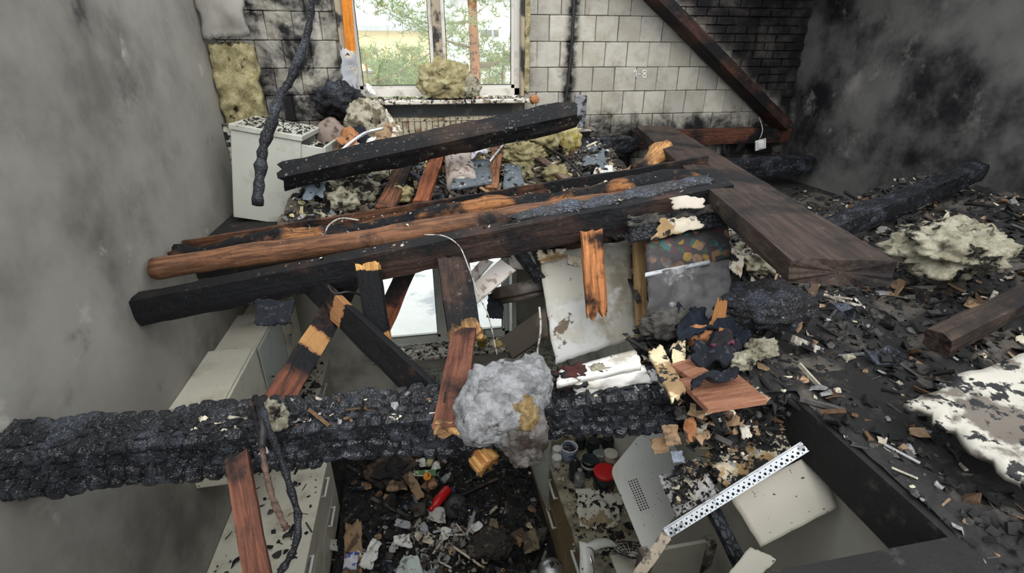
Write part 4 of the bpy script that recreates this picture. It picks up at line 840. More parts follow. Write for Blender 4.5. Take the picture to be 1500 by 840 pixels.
# the grey wool on the joist
gw = empty('grey_wool_mass', at(740, 600, d=2.1)); tag(gw, 'big grey mineral wool mass slumped over the charred joist', 'insulation')
lump('wool_body', at(733, 592, d=2.05), (.17, .15, .18), M_wool_g, gw, 6, .26, 2.6, 41, 0, .8)
lump('hanging_end', at(765, 635, d=2.03), (.10, .09, .15), wool('brown_grey_wool', (.16, .145, .13), (.3, .28, .27), (.07, .05, .04), .5, .66), gw, 5, .32, 3, 42, 0, .8)
lump('wool_fold', at(702, 612, d=2.0), (.10, .1, .13), M_wool_g, gw, 5, .28, 2.8, 46, 0, .8)
lump('wool_fold', at(748, 562, d=2.02), (.14, .1, .09), M_wool_g, gw, 5, .28, 2.8, 47, 0, .8)
lump('upper_flap', at(780, 565, d=2.1), (.085, .1, .12), M_wool_g, gw, 5, .3, 2.6, 43, 0, .8)
lump('browned_core', at(768, 607, d=1.95), (.05, .06, .07), wool('ochre_wool', (.34, .22, .09), (.5, .38, .2), lo=.62, hi=.74), gw, 4, .5, 4.5, 44)
tag(lump('wool_tuft', at(400, 612, d=2.0), (.05, .05, .07), M_wool_p, None, 4, .6, 4, 45), 'cream wool tuft at the foot of the leaning plank', 'insulation')
# strips and cables hanging at the left
for i, (pts, r, m_, lab) in enumerate((
    ([(374, 583, 2.06), (384, 598, 1.9), (394, 630, 1.8), (410, 670, 1.72), (424, 712, 1.68), (436, 755, 1.65), (434, 795, 1.62), (420, 825, 1.6), (402, 850, 1.58)], .012, charm('char_strip'), 'long black charred strip curling down past the cream worktop'),
    ([(366, 588, 2.06), (374, 610, 1.92), (384, 660, 1.85), (396, 720, 1.78), (412, 760, 1.7), (420, 775, 1.7)], .012, wood('strip_brown', (.14, .09, .07), (.06, .04, .03), .4), 'brown splintered strip beside the curling black one'),
    ([(386, 585, 2.1), (382, 596, 1.95), (386, 620, 1.88), (384, 655, 1.86)], .016, M_cable, 'thick sooty cable hanging at the joist end'))):
    tag(tube('hanging_strip', [at(x, y, d=d) for x, y, d in pts], r, m_, None, 6, 5, None, .3, i), lab, 'strip')
tw('reddish_plank', at(348, 672, d=1.93), at(384, 880, d=1.7), .085, .03, wood('plank_m', (.23, .085, .045), (.12, .045, .025), .36), 'reddish brown plank hanging beside the curling strips', 'plank', up=(.2, -1, .3), seed=75)
tag(sheet('foil_scrap', [at(376, 668, d=1.9), at(390, 664, d=1.9), at(388, 630, d=1.95), at(377, 628, d=1.95)], spk('silver_pink_foil', (.5, .45, .47), [((.4, .1, .12), 12, .6, .68)], .1, .35, .5), None, 10, 10, .004, .04, 12, .1, 76), 'crumpled silver-pink foil behind the hanging strips', 'foil')

# ------------------------------------------------------------------ kitchen
def base_unit(x0, x1, y0, y1, face, mat_f, rows, label, mat_b=M_lam2, top=.88, hz=None, door=False, group=None):
    e = empty('base_cabinet', ((x0+x1)/2, (y0+y1)/2, 0)); tag(e, label, 'cabinet', group)
    boxes('carcass', [((x0, y0+.003, .1), (x1, y1-.003, top))], mat_b, e)
    boxes('plinth', [((x0+.04, y0+.01, 0), (x1-.04, y1-.01, .1))], M_lam_soot, e)
    xf = x1 if face > 0 else x0; n = rows
    for k in range(n):
        z0 = .12+(top-.14)*k/n; z1 = .12+(top-.14)*(k+1)/n-.006
        d_ = lbox('door' if door else 'drawer', I4, (min(xf, xf+face*.02), y0+.005, z0), (max(xf, xf+face*.02), y1-.005, z1), mat_f, e, .003)
        L = min(.22, (y1-y0)*.5); ym = (y0+y1)/2; zh = z1-.05; xs = xf+face*.05
        h_ = boxes('handle', [((xs-.009, ym-L/2, zh-.009), (xs+.009, ym+L/2, zh+.009))]+[((min(xf+face*.018, xs), ym+s*L/2-.006, zh-.005), (max(xf+face*.018, xs), ym+s*L/2+.006, zh+.005)) for s in (-.95, .95)], M_alu, d_)
    return e
base_unit(XL+.01, -1.09, 3.1, 3.88, 1, M_lam2, 2, 'cream base cabinet under the worktop end nearest the window')
base_unit(XL+.01, -1.09, 2.3, 3.1, 1, M_lam2, 3, 'cream three-drawer base cabinet under the cream worktop')
base_unit(XL+.01, -1.09, 1.5, 2.3, 1, M_cab, 2, 'grey-green base cabinet under the near end of the cream worktop')
tag(lbox('worktop', I4, (XL+.005, 1.45, .88), (-1.05, 3.92, .915), M_lam2, None, .006), 'long cream worktop with soot scraps along the left wall', 'worktop')
base_unit(XL+.01, -1.33, 4.55, 5.44, 1, M_lam2, 2, 'cream base cabinet in the corner by the kitchen window')
tag(lbox('worktop', I4, (XL+.005, 4.52, .88), (-1.29, 5.46, .915), M_lam2, None, .006), 'short cream worktop on the corner cabinet', 'worktop')
def wall_unit(y0, y1, z0, z1, mat_f, label):
    e = empty('wall_cabinet', (XL+.18, (y0+y1)/2, z0)); tag(e, label, 'cabinet')
    boxes('carcass', [((XL+.005, y0+.004, z0), (-1.42, y1-.004, z1))], M_lam2, e)
    d_ = lbox('door', I4, (-1.418, y0+.006, z0+.005), (-1.398, y1-.006, z1-.005), mat_f, e, .004)
    ym = y0+.07; boxes('handle', [((-1.372, ym-.006, z0+.12), (-1.36, ym+.006, z0+.34)), ((-1.4, ym-.006, z0+.12), (-1.36, ym+.006, z0+.132)), ((-1.4, ym-.006, z0+.328), (-1.36, ym+.006, z0+.34))], M_steel, d_)
wall_unit(4.42, 4.95, 1.5, 2.1, M_lam2, 'cream wall cabinet nearest the kitchen window')
wall_unit(3.72, 4.38, 1.5, 2.15, M_cab, 'grey-green wall cabinet with a steel bar handle')
wall_unit(2.95, 3.68, 1.5, 2.2, M_lam2, 'cream wall cabinet next to the grey-green one')
rubble('worktop_scraps', [V((rg.uniform(XL+.05, -1.08), rg.uniform(1.5, 3.9), .915)) for _ in range(170)]+[V((rg.uniform(XL+.05, -1.32), rg.uniform(4.55, 5.4), .915)) for _ in range(190)], [(BLK, .7), (DGR, .2), (TAN, .1)], .01, .06, 'black scraps scattered on the cream worktops', 'debris', 7)
# right-hand run
base_unit(.98, 1.59, 2.0, 2.75, -1, M_oak, 2, 'oak-fronted base cabinet nearest the steel pot')
base_unit(.98, 1.59, 2.75, 3.45, -1, M_oak, 2, 'oak-fronted base cabinet beside the open pale door')
oc = base_unit(.98, 1.59, 3.45, 4.3, -1, M_oak, 1, 'oak base cabinet with its pale door swung wide open', door=True)
dpn = sheet('open_door', [at(800, 752, d=4.35), at(803, 645, d=4.0), at(790, 632, d=4.1), at(770, 660, d=4.35)], M_cab, oc, 14, 14, .02, .0, 5, 0, 80, curl=-.03)
base_unit(.98, 1.59, 4.3, 5.44, -1, spk('mint_front', (.42, .48, .43), [((.25, .25, .2), 6, .55, .75)], .06, .45), 2, 'pale mint base cabinet beside the kitchen radiator')
tag(lbox('worktop', I4, (.95, 1.98, .88), (1.595, 4.3, .92), spk('beige_worktop', (.3, .27, .19), [((.1, .085, .06), 5, .4, .8), (SOOT, 26, .66, .74)], .12, .5), None, .005), 'dirty beige worktop crowded with jars along the partition wall', 'worktop')
tag(lbox('worktop', I4, (.95, 4.3, .88), (1.595, 5.46, .92), spk('mint_worktop', (.5, .53, .45), [((.2, .19, .15), 14, .5, .62)], .1, .6), None, .005), 'pale speckled worktop next to the kitchen window', 'worktop')
rubble('mint_worktop_litter', [V((rg.uniform(.98, 1.55), rg.uniform(4.35, 5.4), .92)) for _ in range(300)], [(BLK, .3), (DGR, .2), (CRM, .3), (WHT, .2)], .008, .035, 'pale litter on the worktop next to the kitchen window', 'debris', 8)
WT = .921
def wt(x, y, z=WT): return at(x, y, Z=z)
def jar(name, x, y, r, h, mat, label, capm=None, cat='jar', neck=.8, z=WT, tilt=None):
    c = wt(x, y, z); e = empty(name, c); tag(e, label, cat); M = Matrix.Translation(c)
    if tilt: M = M @ Euler(tilt).to_matrix().to_4x4()
    lathe('body', [(r*.9, 0), (r, .008), (r, h*.72), (r*neck, h*.84), (r*neck, h*.9)], mat, M, e, 20)
    if capm: lathe('lid', [(r*neck*1.08, h*.86), (r*neck*1.1, h*.87), (r*neck*1.1, h), (r*neck*.95, h*1.02)], capm, M, e, 20)
    return e
def cup(name, x, y, r, h, mat, label, inner=M_hole, cat='cup'):
    c = wt(x, y); e = empty(name, c); tag(e, label, cat); M = Matrix.Translation(c)
    lathe('wall', [(r*.85, 0), (r*.95, .01), (r, h), (r*.9, h), (r*.86, h*.75)], mat, M, e, 24)
    lathe('contents', [(r*.1, h*.76), (r*.87, h*.77), (r*.86, h*.8)], inner, M, e, 24); return e
jar('white_jar', 815, 682, .045, .1, M_white, 'small white capped jar at the worktop edge', M_white, neck=.9)
jar('white_jar', 816, 668, .045, .09, M_white, 'second white capped jar behind the first', M_white, neck=.9)
cup('blue_rimmed_cup', 833, 672, .075, .14, spk('blue_white_cup', (.25, .28, .36), [((.05, .07, .16), 6, .5, .56)], .1, .4), 'wide cup with a pale rim full of soot', spk('soot_fill', (.03, .028, .035), [((.3, .3, .3), 20, .62, .7)], .2, .9))
lathe('rim', [(.070, .138), (.078, .138), (.078, .146), (.07, .146)], M_white, Matrix.Translation(wt(833, 672)), bpy.data.objects['blue_rimmed_cup'], 24, True, False)
jar('black_jar', 841, 700, .05, .24, M_jar, 'tall black bottle beside the wide cup', None, 'bottle', .5)
jar('spray_bottle', 848, 714, .045, .2, M_jarg, 'grey glass bottle with a narrow neck', M_jarg, 'bottle', .45)
jar('black_jar', 862, 694, .07, .17, M_jar, 'black jar with a cream band around its neck', M_jar, 'jar', .95)
lathe('band', [(.072, .1), (.073, .1), (.073, .13), (.072, .13)], M_lam2, Matrix.Translation(wt(862, 694)), bpy.data.objects['black_jar.001'], 20, True, False)
jar('grey_jar', 876, 680, .055, .13, M_jarg, 'grey jar among the black jars', M_jarg, 'jar', .9)
jar('red_lidded_jar', 884, 712, .095, .17, M_jar, 'black jar with a bright red lid', M_red, 'jar', .93)
jar('striped_jar', 893, 680, .065, .13, spk('terracotta', (.4, .2, .14), [((.6, .5, .42), 9, .5, .55)], .1, .5), 'terracotta-banded jar behind the red lid', M_lam2, 'jar', .9)
for i, (x, y, r, h) in enumerate(((868, 662, .06, .14), (890, 655, .06, .12), (908, 660, .05, .16), (850, 655, .05, .12))):
    jar('black_jar', x, y, r, h, M_jar, 'sooty black jar at the back of the crowded worktop', M_cable, 'jar', .8)['group'] = 'sooty jars at the back of the worktop'
rubble('jar_litter', [V((rg.uniform(.98, 1.56), rg.uniform(2.3, 4.25), WT)) for _ in range(420)], [(BLK, .55), (DGR, .25), (CRM, .12), (TAN, .08)], .008, .05, 'black scraps between the jars on the beige worktop', 'debris', 9)
tag(sheet('paper_sheet', [wt(848, 775, .95), wt(905, 775, .95), wt(920, 720, .95), wt(838, 716, .95)], spk('stained_paper', (.52, .5, .42), [((.28, .22, .13), 6, .58, .68), (SOOT, 13, .58, .62)], .08, .8), None, 22, 22, .005, .05, 9, .1, 81, fold=.03), 'crumpled stained white paper on the beige worktop', 'paper')
# fallen appliance cover with its vent
X0, X1, X2 = at(894, 690, d=3.0), at(945, 815, d=2.72), at(962, 606, d=3.15)
Mp = frame(X0, X1-X0, (X1-X0).cross(X2-X0)); nz_ = (Mp.inverted() @ X2)
pw, ph = (X1-X0).length, abs(nz_.y)*1.02; sy = 1 if nz_.y > 0 else -1
ap = empty('appliance_cover', at(950, 800, d=2.8)); tag(ap, 'fallen white appliance cover with rounded corners and a vent of small holes', 'cover')
def rrect(w, h, r, th, skew, n=6):
    o_ = []
    for cx, cy, a0 in ((r, r, 180), (w-r, r, 270), (w-r, h-r, 0), (r, h-r, 90)):
        for k in range(n+1): a = R(a0+90*k/n); o_.append((cx+r*math.cos(a), cy+r*math.sin(a)))
    v = [(x+skew*y, sy*y, th/2) for x, y in o_]+[(x+skew*y, sy*y, -th/2) for x, y in o_]; m = len(o_)
    return v, [tuple(range(m)), tuple(range(2*m-1, m-1, -1))]+[(i, m+i, m+(i+1) % m, (i+1) % m) for i in range(m)]
v, f = rrect(pw, ph, .035, .035, nz_.x/max(.01, ph))
m_ap = spk('white_enamel', (.50, .51, .48), [((.34, .33, .28), 3, .45, .9), ((.05, .05, .05), 32, .75, .79), (SOOT, 9, .86, .9)], .05, .35, .45, .03)
link('cover_plate', mesh('cover_plate', v, f), m_ap, ap, Mp)
vg, fg = [], []
zc = .0195 if (Mp.to_3x3() @ V((0, 0, 1))).dot(V((0, 0, EYE))-X0) > 0 else -.0195
u_ = Mp.inverted() @ at(926, 708, d=2.98); w_ = Mp.inverted() @ at(943, 750, d=2.9); dd = (w_-u_); dd.z = 0; pe = V((-dd.y, dd.x, 0)).normalized()*.0155
for i in range(13):
    for j in range(4):
        c = V((u_.x, u_.y, zc))+dd*(i/12)+pe*(j-1.5); n = len(vg)
        for k in range(8): vg.append(c+V((.0048*math.cos(k*.785), .0048*math.sin(k*.785), 0)))
        fg.append(tuple(range(n, n+8)) if zc > 0 else tuple(range(n+7, n-1, -1)))
link('vent_holes', mesh('vent_holes', vg, fg), M_hole, ap, Mp)['kind'] = 'stuff'
# open burnt machine with a coil
mc = empty('burnt_appliance', at(890, 835, d=3.0)); tag(mc, 'gutted white appliance with a black wire coil inside', 'appliance')
sheet('housing', [at(850, 875, d=2.85), at(872, 870, d=2.88), at(874, 800, d=3.02), at(852, 792, d=3.0)], m_ap, mc, 10, 16, .012, .006, 6, .02, 131, curl=-.05)
sheet('housing_top', [at(853, 796, d=3.0), at(874, 802, d=3.0), at(908, 796, d=3.1), at(886, 783, d=3.14)], m_ap, mc, 14, 10, .012, .006, 6, .03, 132, curl=-.03)
tube('inner_edge', [at(872, 870, d=2.92), at(866, 825, d=2.97), at(858, 804, d=3.02)], .014, M_steel, mc, 6, 5)
Mc_ = Matrix.Translation(at(926, 815, d=3.12)) @ Euler((R(-30), R(10), 0)).to_matrix().to_4x4()
for k in range(5):
    r_ = .035+.022*k; tube('coil_ring', [Mc_ @ V((r_*math.cos(a*.3927), r_*math.sin(a*.3927), .01*k)) for a in range(17)], .005, M_cable, mc, 5, 2)
for a in range(18): tube('coil_spoke', [Mc_ @ V((.03*math.cos(a*.349), .03*math.sin(a*.349), 0)), Mc_ @ V((.128*math.cos(a*.349), .128*math.sin(a*.349), .045))], .0035, M_steel, mc, 4, 2)
pd = wt(895, 830, .80)
rubble('appliance_rubble', [pd+V((rg.uniform(-.22, .3), rg.uniform(-.3, .2), rg.uniform(-.05, .1))) for _ in range(260)], [(BLK, .5), (DGR, .25), (CRM, .15), (YEL, .1)], .012, .05, 'charred scraps around the wire coil', 'debris', 10)
# collapsed ceiling boards, lower right
m_T = spk('charred_chipboard', (.56, .5, .37), [((.3, .2, .09), 7, .52, .7), (SOOT, 15, .48, .55), ((.3, .31, .33), 26, .7, .76)], .08, .75, .3, .25, 30)
m_T2 = spk('white_chipboard', (.54, .51, .435), [((.4, .32, .2), 4, .6, .95), (SOOT, 34, .80, .83)], .05, .6)
tag(sheet('ceiling_board', [at(1060, 722, d=2.16), at(1215, 655, d=2.1), at(1190, 560, d=2.3), at(1029, 668, d=2.28)], m_T, None, 26, 22, .03, .02, 7, .04, 82, fold=.015), 'cream ceiling board half covered in black char', 'ceiling board')
tag(sheet('ceiling_board', [at(1114, 802, d=2.06), at(1225, 745, d=2.02), at(1200, 660, d=2.1), at(1066, 726, d=2.17)], m_T2, None, 16, 16, .03, .004, 6, .01, 83), 'cleaner cream ceiling board below the perforated bead', 'ceiling board')
tag(sheet('ceiling_board', [at(990, 760, d=2.26), at(1058, 724, d=2.2), at(1026, 672, d=2.32), at(966, 698, d=2.38)], spk('ash_board', (.56, .54, .52), [((.3, .3, .31), 9, .4, .7), (SOOT, 40, .5, .56), ((.25, .16, .13), 5, .72, .78)], .08, .75, .3, .35, 30), None, 22, 22, .03, .02, 8, .03, 84, fold=.02), 'square ceiling piece crusted with black flakes', 'ceiling board')
tag(sheet('ceiling_board', [at(1066, 842, d=2.0), at(1100, 860, d=1.95), at(1140, 820, d=1.98), at(1098, 802, d=2.05)], m_T2, None, 10, 10, .025, .006, 6, .05, 85), 'small white board corner under the perforated bead', 'ceiling board')
rubble('board_char', [at(rg.uniform(1035, 1200), rg.uniform(590, 690), d=2.2)+V((0, 0, .03)) for _ in range(420)]+[at(rg.uniform(985, 1045), rg.uniform(685, 745), d=2.28)+V((0, -.01, .03)) for _ in range(260)], [(BLK, .6), (DGR, .15), (CRM, .15), (TAN, .1)], .006, .028, 'black char crust on the hanging ceiling boards', 'char', 11)
tw('charred_lath', at(1038, 735, d=2.26), at(1096, 850, d=2.08), .06, .04, charm('char_joist'), 'charred lath along the underside of the ceiling boards', 'lath', seed=86)
G2 = 'singed shreds under the broken floor edge'
for i, (x, y, w, h, m_, lab) in enumerate(((985, 640, 26, 34, M_card, 'tan singed shred hanging under the red-brown board'), (1012, 632, 20, 40, M_skin, 'rust-coloured shred under the red-brown board'), (1068, 618, 50, 22, M_card, 'torn brown cardboard lying on the black char'), (1058, 612, 14, 18, M_white, 'small white paper flake under the red-brown board'), (1000, 606, 18, 22, M_wool_d, 'dark wool shred at the corner of the red-brown board'), (1092, 622, 20, 50, m_T2, 'cream strip fragment standing in the black char'), (968, 655, 30, 26, M_card, 'brown curled card above the white appliance cover'), (995, 672, 24, 18, spk('blue_grey_scrap', (.2, .23, .28), [(SOOT, 9, .5, .6)], .1, .6), 'blue-grey sooty scrap on the square ceiling piece'))):
    c = at(x, y, Y=1.46) if x > 975 else at(x, y, d=2.2); d_ = 2.0; k = d_/722
    tag(sheet('shred', [c+_r*(-w*k/2)+_u*(-h*k/2), c+_r*(w*k/2)+_u*(-h*k*.4), c+_r*(w*k*.4)+_u*(h*k/2)+_f*.03, c+_r*(-w*k*.5)+_u*(h*k*.45)+_f*.03], m_, None, 12, 12, .008, .06, 11, .12, 90+i), lab, 'shred')
rubble('edge_char', [V((rg.uniform(1.06, 1.5), 1.49-rg.random()*.03, rg.uniform(2.74, 2.98))) for _ in range(170)]+[V((1.07-rg.random()*.03, rg.uniform(1.5, 2.12), rg.uniform(2.74, 2.98))) for _ in range(120)], [(BLK, .6), (DGR, .14), (BRN, .12), (CRM, .06), (TAN, .08)], .012, .05, 'ragged char along the broken edge of the upper floor', 'char', 15)
# perforated bead
bd = empty('perforated_bead', at(1050, 740, d=2.1)); tag(bd, 'perforated zinc corner bead bent at its lower end', 'metal bead')
A, B = at(976, 783, d=2.12), at(1180, 655, d=2.02); Mb = frame(A, B-A, _u*.7-_f*.7); Lb = (B-A).length
lbox('strip', Mb, (0, -.02, -.0012), (Lb, .02, .0012), M_zinc, bd, 0)
lbox('nose', Mb, (0, .018, -.006), (Lb, .026, .004), M_zinc, bd, .002)
vg, fg = [], []
for i in range(int(Lb/.026)):
    for (dx, dy, r_) in ((0, -.006, .0062), (.013, .008, .0035), (.013, -.014, .0028)):
        n = len(vg); c = V((.02+i*.026+dx, dy, .0018))
        for k in range(10): vg.append(c+V((r_*math.cos(k*.628), r_*math.sin(k*.628), 0)))
        fg.append(tuple(range(n, n+10)))
link('perforations', mesh('perforations', vg, fg), M_hole, bd, Mb)['kind'] = 'stuff'
sheet('bent_end', [at(925, 842, d=2.05), at(944, 848, d=2.03), at(984, 790, d=2.1), at(972, 776, d=2.14)], spk('torn_beige_bead', (.4, .34, .26), [((.12, .1, .08), 16, .52, .62)], .1, .6), bd, 8, 14, .006, .02, 8, .04, 99)
# tall cupboard seen below the bead
e = empty('beige_cupboard', (1.3, 1.62, .0)); tag(e, 'beige cupboard door standing below the perforated bead', 'cupboard')
boxes('door', [((1.08, 1.62, .92), (1.38, 1.64, 1.9))], M_lam2, e); boxes('frame', [((1.38, 1.6, .92), (1.43, 1.66, 1.9)), ((1.0, 1.6, .92), (1.05, 1.66, 1.9))], M_lam_soot, e); boxes('shelf', [((1.0, 1.64, 1.4), (1.43, 1.97, 1.42))], M_lam2, e); boxes('shelf', [((1.0, 1.64, .921), (1.43, 1.97, .94))], M_lam2, e)
# window-sill things
pt = at(705, 490, Y=5.33); e = empty('flower_pot', (pt.x, 5.33, .975)); tag(e, 'yellow flower pot with a green succulent on the kitchen sill', 'plant pot')
lathe('pot', [(.045, 0), (.05, .005), (.062, .1), (.066, .1), (.066, .125), (.055, .125), (.05, .11)], M_yellow, Matrix.Translation((pt.x, 5.33, .975)), e, 20)
for k in range(9):
    a = k*.7; tube('leaf', [V((pt.x, 5.33, 1.08)), V((pt.x+.03*math.cos(a), 5.33+.03*math.sin(a), 1.14)), V((pt.x+.06*math.cos(a), 5.33+.06*math.sin(a), 1.19))], .012, M_green, e, 5, 3, .003)
pt = at(728, 482, Y=5.33); tag(lathe('yellow_lid', [(.02, 0), (.075, .0), (.08, .012), (.07, .018), (.05, .012), (.02, .014)], M_yellow, Matrix.Translation((pt.x, 5.32, .976)) @ Matrix.Rotation(R(10), 4, 'X'), None, 24), 'yellow round lid beside the flower pot', 'lid')
rubble('sill_scraps', [V((rg.uniform(-.7, 1.0), rg.uniform(5.2, 5.5), .976)) for _ in range(420)], [(BLK, .25), (DGR, .2), (WHT, .3), (CRM, .25)], .008, .035, 'pale litter along the kitchen window sill', 'debris', 12)
tag(boxes('white_box', [((-.6, 5.24, .976), (-.36, 5.36, 1.03))], M_white), 'small white box lying on the kitchen sill', 'box')
# kitchen floor
def kz(x, y): return .10 + .10*fbm(V((x*2.4, y*2.4, 5)), 5) + .05*abs(noise.noise(V((x*8, y*8, 1))))
kp = [V((x, y, kz(x, y))) for x, y in ((rg.uniform(-1.02, .94), rg.uniform(2.2, 5.3)) for _ in range(6000))]
rubble('kitchen_rubble', kp, [(BLK, .64), (DGR, .23), (ASH, .03), (CRM, .02), (BRN, .08)], .010, .06, 'black wet rubble covering the kitchen floor', 'rubble', 13, hfield(-1.05, .96, 2.1, 5.4, kz, 70, 100, lambda x, y: (.012, .012, .012)))
pale = [V((x, y, kz(x, y)+.03)) for x, y in ((onK(px_, py_).x, onK(px_, py_).y) for px_, py_ in ((rg.gauss(640, 48), rg.gauss(805, 32)) for _ in range(480)))]
rubble('pale_rubble', pale, [(ASH, .25), ((.33, .3, .23), .25), (WHT, .08), (TAN, .12), (DGR, .3)], .012, .05, 'pale ashy scraps heaped on the kitchen floor', 'rubble', 14)
def ks(cs, m_, label, seed, z=.24, amp=.06, th=.006, cat='scrap', name='scrap', n=12, jag=.08):
    return tag(sheet(name, [onK(x, y, z+(.0 if i < 2 else .04)) for i, (x, y) in enumerate(cs)], m_, None, n, n, th, amp, 8, jag, seed), label, cat)
ks([(523, 832), (545, 835), (562, 795), (545, 782)], M_white, 'large white torn carton on the kitchen floor', 101, cat='carton', name='torn_carton')
ks([(503, 836), (522, 834), (526, 808), (504, 810)], spk('blue_white_pack', (.55, .56, .6), [((.06, .09, .35), 7, .5, .54), ((.4, .05, .05), 9, .66, .68)], .06, .45), 'blue and white packet beside the torn carton', 102, cat='packet', name='packet')
ks([(575, 845), (625, 845), (612, 815), (590, 812)], spk('minty_paper', (.55, .62, .6), [((.2, .2, .2), 10, .62, .7)], .06, .7), 'minty white paper sheet on the pale scraps', 103, cat='paper', name='paper_sheet')
ks([(576, 800), (606, 805), (600, 782), (578, 786)], M_white, 'crumpled white paper beyond the minty sheet', 104, cat='paper', name='paper_sheet')
ks([(578, 772), (604, 778), (600, 764), (582, 760)], spk('grey_sheet', (.34, .35, .37), [((.12, .12, .12), 9, .55, .65)], .1, .5), 'grey plastic sheet curled beside the cardboard strip', 105, cat='sheet', name='plastic_sheet')
ks([(624, 762), (654, 770), (650, 742), (632, 742)], spk('greyish_paper', (.48, .47, .44), [((.2, .19, .17), 9, .55, .66)], .1, .8), 'greyish torn paper below the red bottle', 106, cat='paper', name='paper_sheet')
ks([(684, 780), (694, 786), (709, 770), (702, 764)], M_white, 'white card sleeve lying near the brown card', 107, z=.26, cat='card', name='card_sleeve')
ks([(612, 735), (624, 727), (602, 690), (588, 698)], M_card, 'long brown cardboard strip on the black rubble', 108, z=.3, amp=.02, cat='cardboard', name='cardboard_piece')
ks([(565, 722), (600, 722), (592, 700), (570, 704)], M_card, 'brown cardboard piece tucked beside the long strip', 109, cat='cardboard', name='cardboard_piece')
ks([(500, 845), (532, 845), (530, 762), (505, 765)], M_card, 'big brown cardboard sheet along the cabinet fronts', 110, z=.2, cat='cardboard', name='cardboard_piece')
ks([(768, 812), (792, 806), (784, 770), (764, 782)], spk('olive_card', (.2, .16, .1), [((.08, .07, .05), 6, .55, .66)], .1, .8), 'olive brown card leaning near the steel pot', 111, z=.3, cat='cardboard', name='cardboard_piece')
ks([(713, 774), (732, 778), (728, 760), (718, 760)], MATS['olive_card'], 'small olive brown card beside the white sleeve', 112, cat='cardboard', name='cardboard_piece')
ks([(470, 806), (494, 808), (494, 790), (474, 788)], spk('dirty_plate_white', (.42, .42, .38), [(SOOT, 9, .55, .62)], .1, .6), 'dirty white crumpled foil by the cabinet plinth', 113, cat='foil', name='foil')
ks([(595, 664), (610, 664), (608, 648), (597, 648)], M_white, 'small white packet nearest the charred joist', 114, cat='packet', name='packet')
ks([(606, 684), (626, 686), (624, 672), (608, 672)], M_white, 'white paper scrap beside the cream bottle', 115, cat='paper', name='paper_sheet')
ks([(630, 688), (646, 688), (643, 674), (634, 674)], M_white, 'white paper scrap under the cream bottle neck', 116, cat='paper', name='paper_sheet')
ks([(604, 698), (640, 698), (638, 688), (606, 688)], spk('green_pack', (.1, .22, .08), [((.6, .6, .55), 8, .52, .58)], .1, .5), 'green and white wrapper above the orange cap', 117, cat='wrapper', name='wrapper')
def kbottle(name, p0, p1, r, mat, label, cat='bottle', z=.3, capm=None):
    A, B = onK(*p0, z), onK(*p1, z); L = (B-A).length; e = empty(name, A.lerp(B, .5)-V((0, 0, r))); tag(e, label, cat)
    M = frame(A, B-A) @ Matrix.Rotation(R(90), 4, 'Y')
    lathe('body', [(r*.85, 0), (r, .01), (r, L*.6), (r*.7, L*.74), (r*.42, L*.82), (r*.42, L*.88)], mat, M, e, 18); lathe('cap', [(r*.48, L*.86), (r*.5, L*.87), (r*.5, L*.98), (r*.4, L)], capm or mat, M, e, 18)
kbottle('red_bottle', (656, 717), (630, 748), .05, M_red, 'red bottle lying on the black rubble', capm=M_red)
kbottle('cream_bottle', (627, 682), (641, 652), .035, spk('cream_plastic', (.5, .47, .27), (), .1, .4), 'cream bottle with a silver cap lying on paper scraps', capm=M_steel)
kbottle('glass_bottle', (648, 706), (660, 694), .035, M_jarg, 'small grey glass bottle above the red bottle', capm=M_steel)
tag(lathe('orange_stopper', [(.04, 0), (.042, .005), (.042, .04), (.035, .045), (.03, .03)], M_orange, Matrix.Translation(onK(626, 700, .3)) @ Matrix.Rotation(R(25), 4, 'X'), None, 20), 'round orange cap on the kitchen floor', 'cap')
tag(lump('peach_ball', onK(634, 712, .28), (.05, .045, .045), spk('peach_skin', (.4, .2, .13), [((.1, .06, .04), 8, .6, .68)], .1, .6), None, 4, .15, 2, 61), 'peach-coloured burnt ball below the orange cap', 'ball')
tag(lathe('grey_hat', [(.11, 0), (.12, .008), (.065, .03), (.055, .09), (.04, .1), (.01, .102)], spk('grey_felt', (.075, .075, .078), [(SOOT, 8, .5, .6)], .15, .9), Matrix.Translation(onK(667, 742, .26)) @ Euler((.3, -.15, 0)).to_matrix().to_4x4(), None, 24), 'grey brimmed cone-shaped cover beside the red bottle', 'cover')
e = empty('steel_pot', onK(808, 828, .1)); tag(e, 'dull steel pot lid dome standing by the oak cabinet', 'pot')
Mpot = Matrix.Translation(onK(808, 840, .25)); lathe('dome', [(.125, -.1), (.13, 0), (.125, .03), (.1, .07), (.06, .095), (.02, .1)], M_steel, Mpot, e, 28); lathe('knob', [(.01, .1), (.012, .115), (.02, .125), (.012, .135)], M_cable, Mpot, e, 16)
tag(lump('charred_bundle', onK(718, 798, .26), (.2, .13, .09), spk('dark_brown_bundle', (.045, .04, .036), [((.14, .12, .1), 7, .6, .7)], .2, .9, .2, .4, 40), None, 5, .5, 4, 62), 'dark brown charred bundle among the pale scraps', 'bundle')
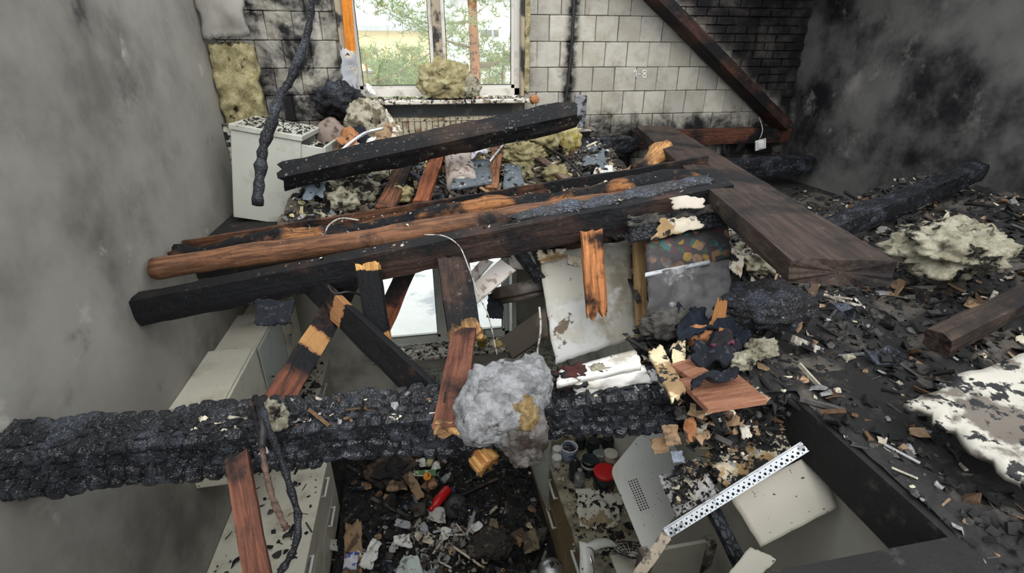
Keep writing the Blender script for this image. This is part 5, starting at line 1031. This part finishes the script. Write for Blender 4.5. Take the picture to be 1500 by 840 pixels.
tag(lump('dark_sack', onK(575, 690, .22), (.28, .2, .16), spk('black_sack', (.02, .018, .018), [((.09, .06, .045), 4, .56, .7)], .2, .7), None, 5, .4, 3.5, 63), 'black slumped sack under the charred joist', 'sack')
G3 = 'scraps on the kitchen floor'
scatter(70, lambda r: (r.uniform(-.98, .9), r.uniform(2.6, 5.0)), lambda x, y: kz(x, y)+.03, [(charm('lath_blue'), 'blue-black charred'), (MATS['black_sack'], 'black sooty'), (M_wool_d, 'dark grey woolly'), (M_card, 'brown cardboard')], .05, .13, 'fragment lying on the kitchen floor rubble', 'fragment', G3, 92)
scatter(24, lambda r: (lambda q: (q.x, q.y))(onK(r.gauss(640, 50), r.uniform(770, 850))), lambda x, y: kz(x, y)+.06, [(M_white, 'white torn'), (M_paper, 'cream singed'), (MATS['grey_sheet'], 'grey plastic')], .03, .08, 'scrap on the heap of ashy kitchen litter', 'scrap', 'pale scraps on the kitchen floor', 93)
scatter(60, lambda r: (r.uniform(1.2, 3.6), r.uniform(1.6, 3.4)), rz, [(charm('lath_blue'), 'blue-black charred'), (MATS['black_sack'], 'black sooty'), (M_wool_d, 'dark grey woolly'), (M_card, 'brown cardboard'), (M_lam_soot, 'sooty pale board')], .04, .12, 'fragment lying in the floor rubble around the black clothes', 'fragment', 'fragments around the clothes', 94)
# timbers and boards further along the right-hand floor
tw('fallen_beam', (2.5, 2.75, 3.16), (4.2, 3.1, 3.5), .14, .14, charm('char_joist'), 'black beam lying on the rubble before the sooty wall', seed=121, rough=.02)
tw('fallen_beam', (2.2, 1.5, 3.16), (3.6, 1.75, 3.45), .11, .09, m_D, 'brown beam lying on the rubble beyond the wide plank', seed=122, rough=.01)
tag(lump('wool_clump', V((2.9, 2.1, 3.32)), (.28, .2, .15), M_wool_p, None, 5, .5, 4, 123), 'cream wool clump lying between the beams before the sooty wall', 'insulation')
tag(sheet('ceiling_board', [(1.75, .75, 3.1), (2.5, .85, 3.2), (2.4, 1.3, 3.25), (1.7, 1.2, 3.12)], M_lam_soot, None, 16, 16, .03, .02, 6, .08, 124), 'sooty pale board lying at the rubble edge by the landing', 'ceiling board')
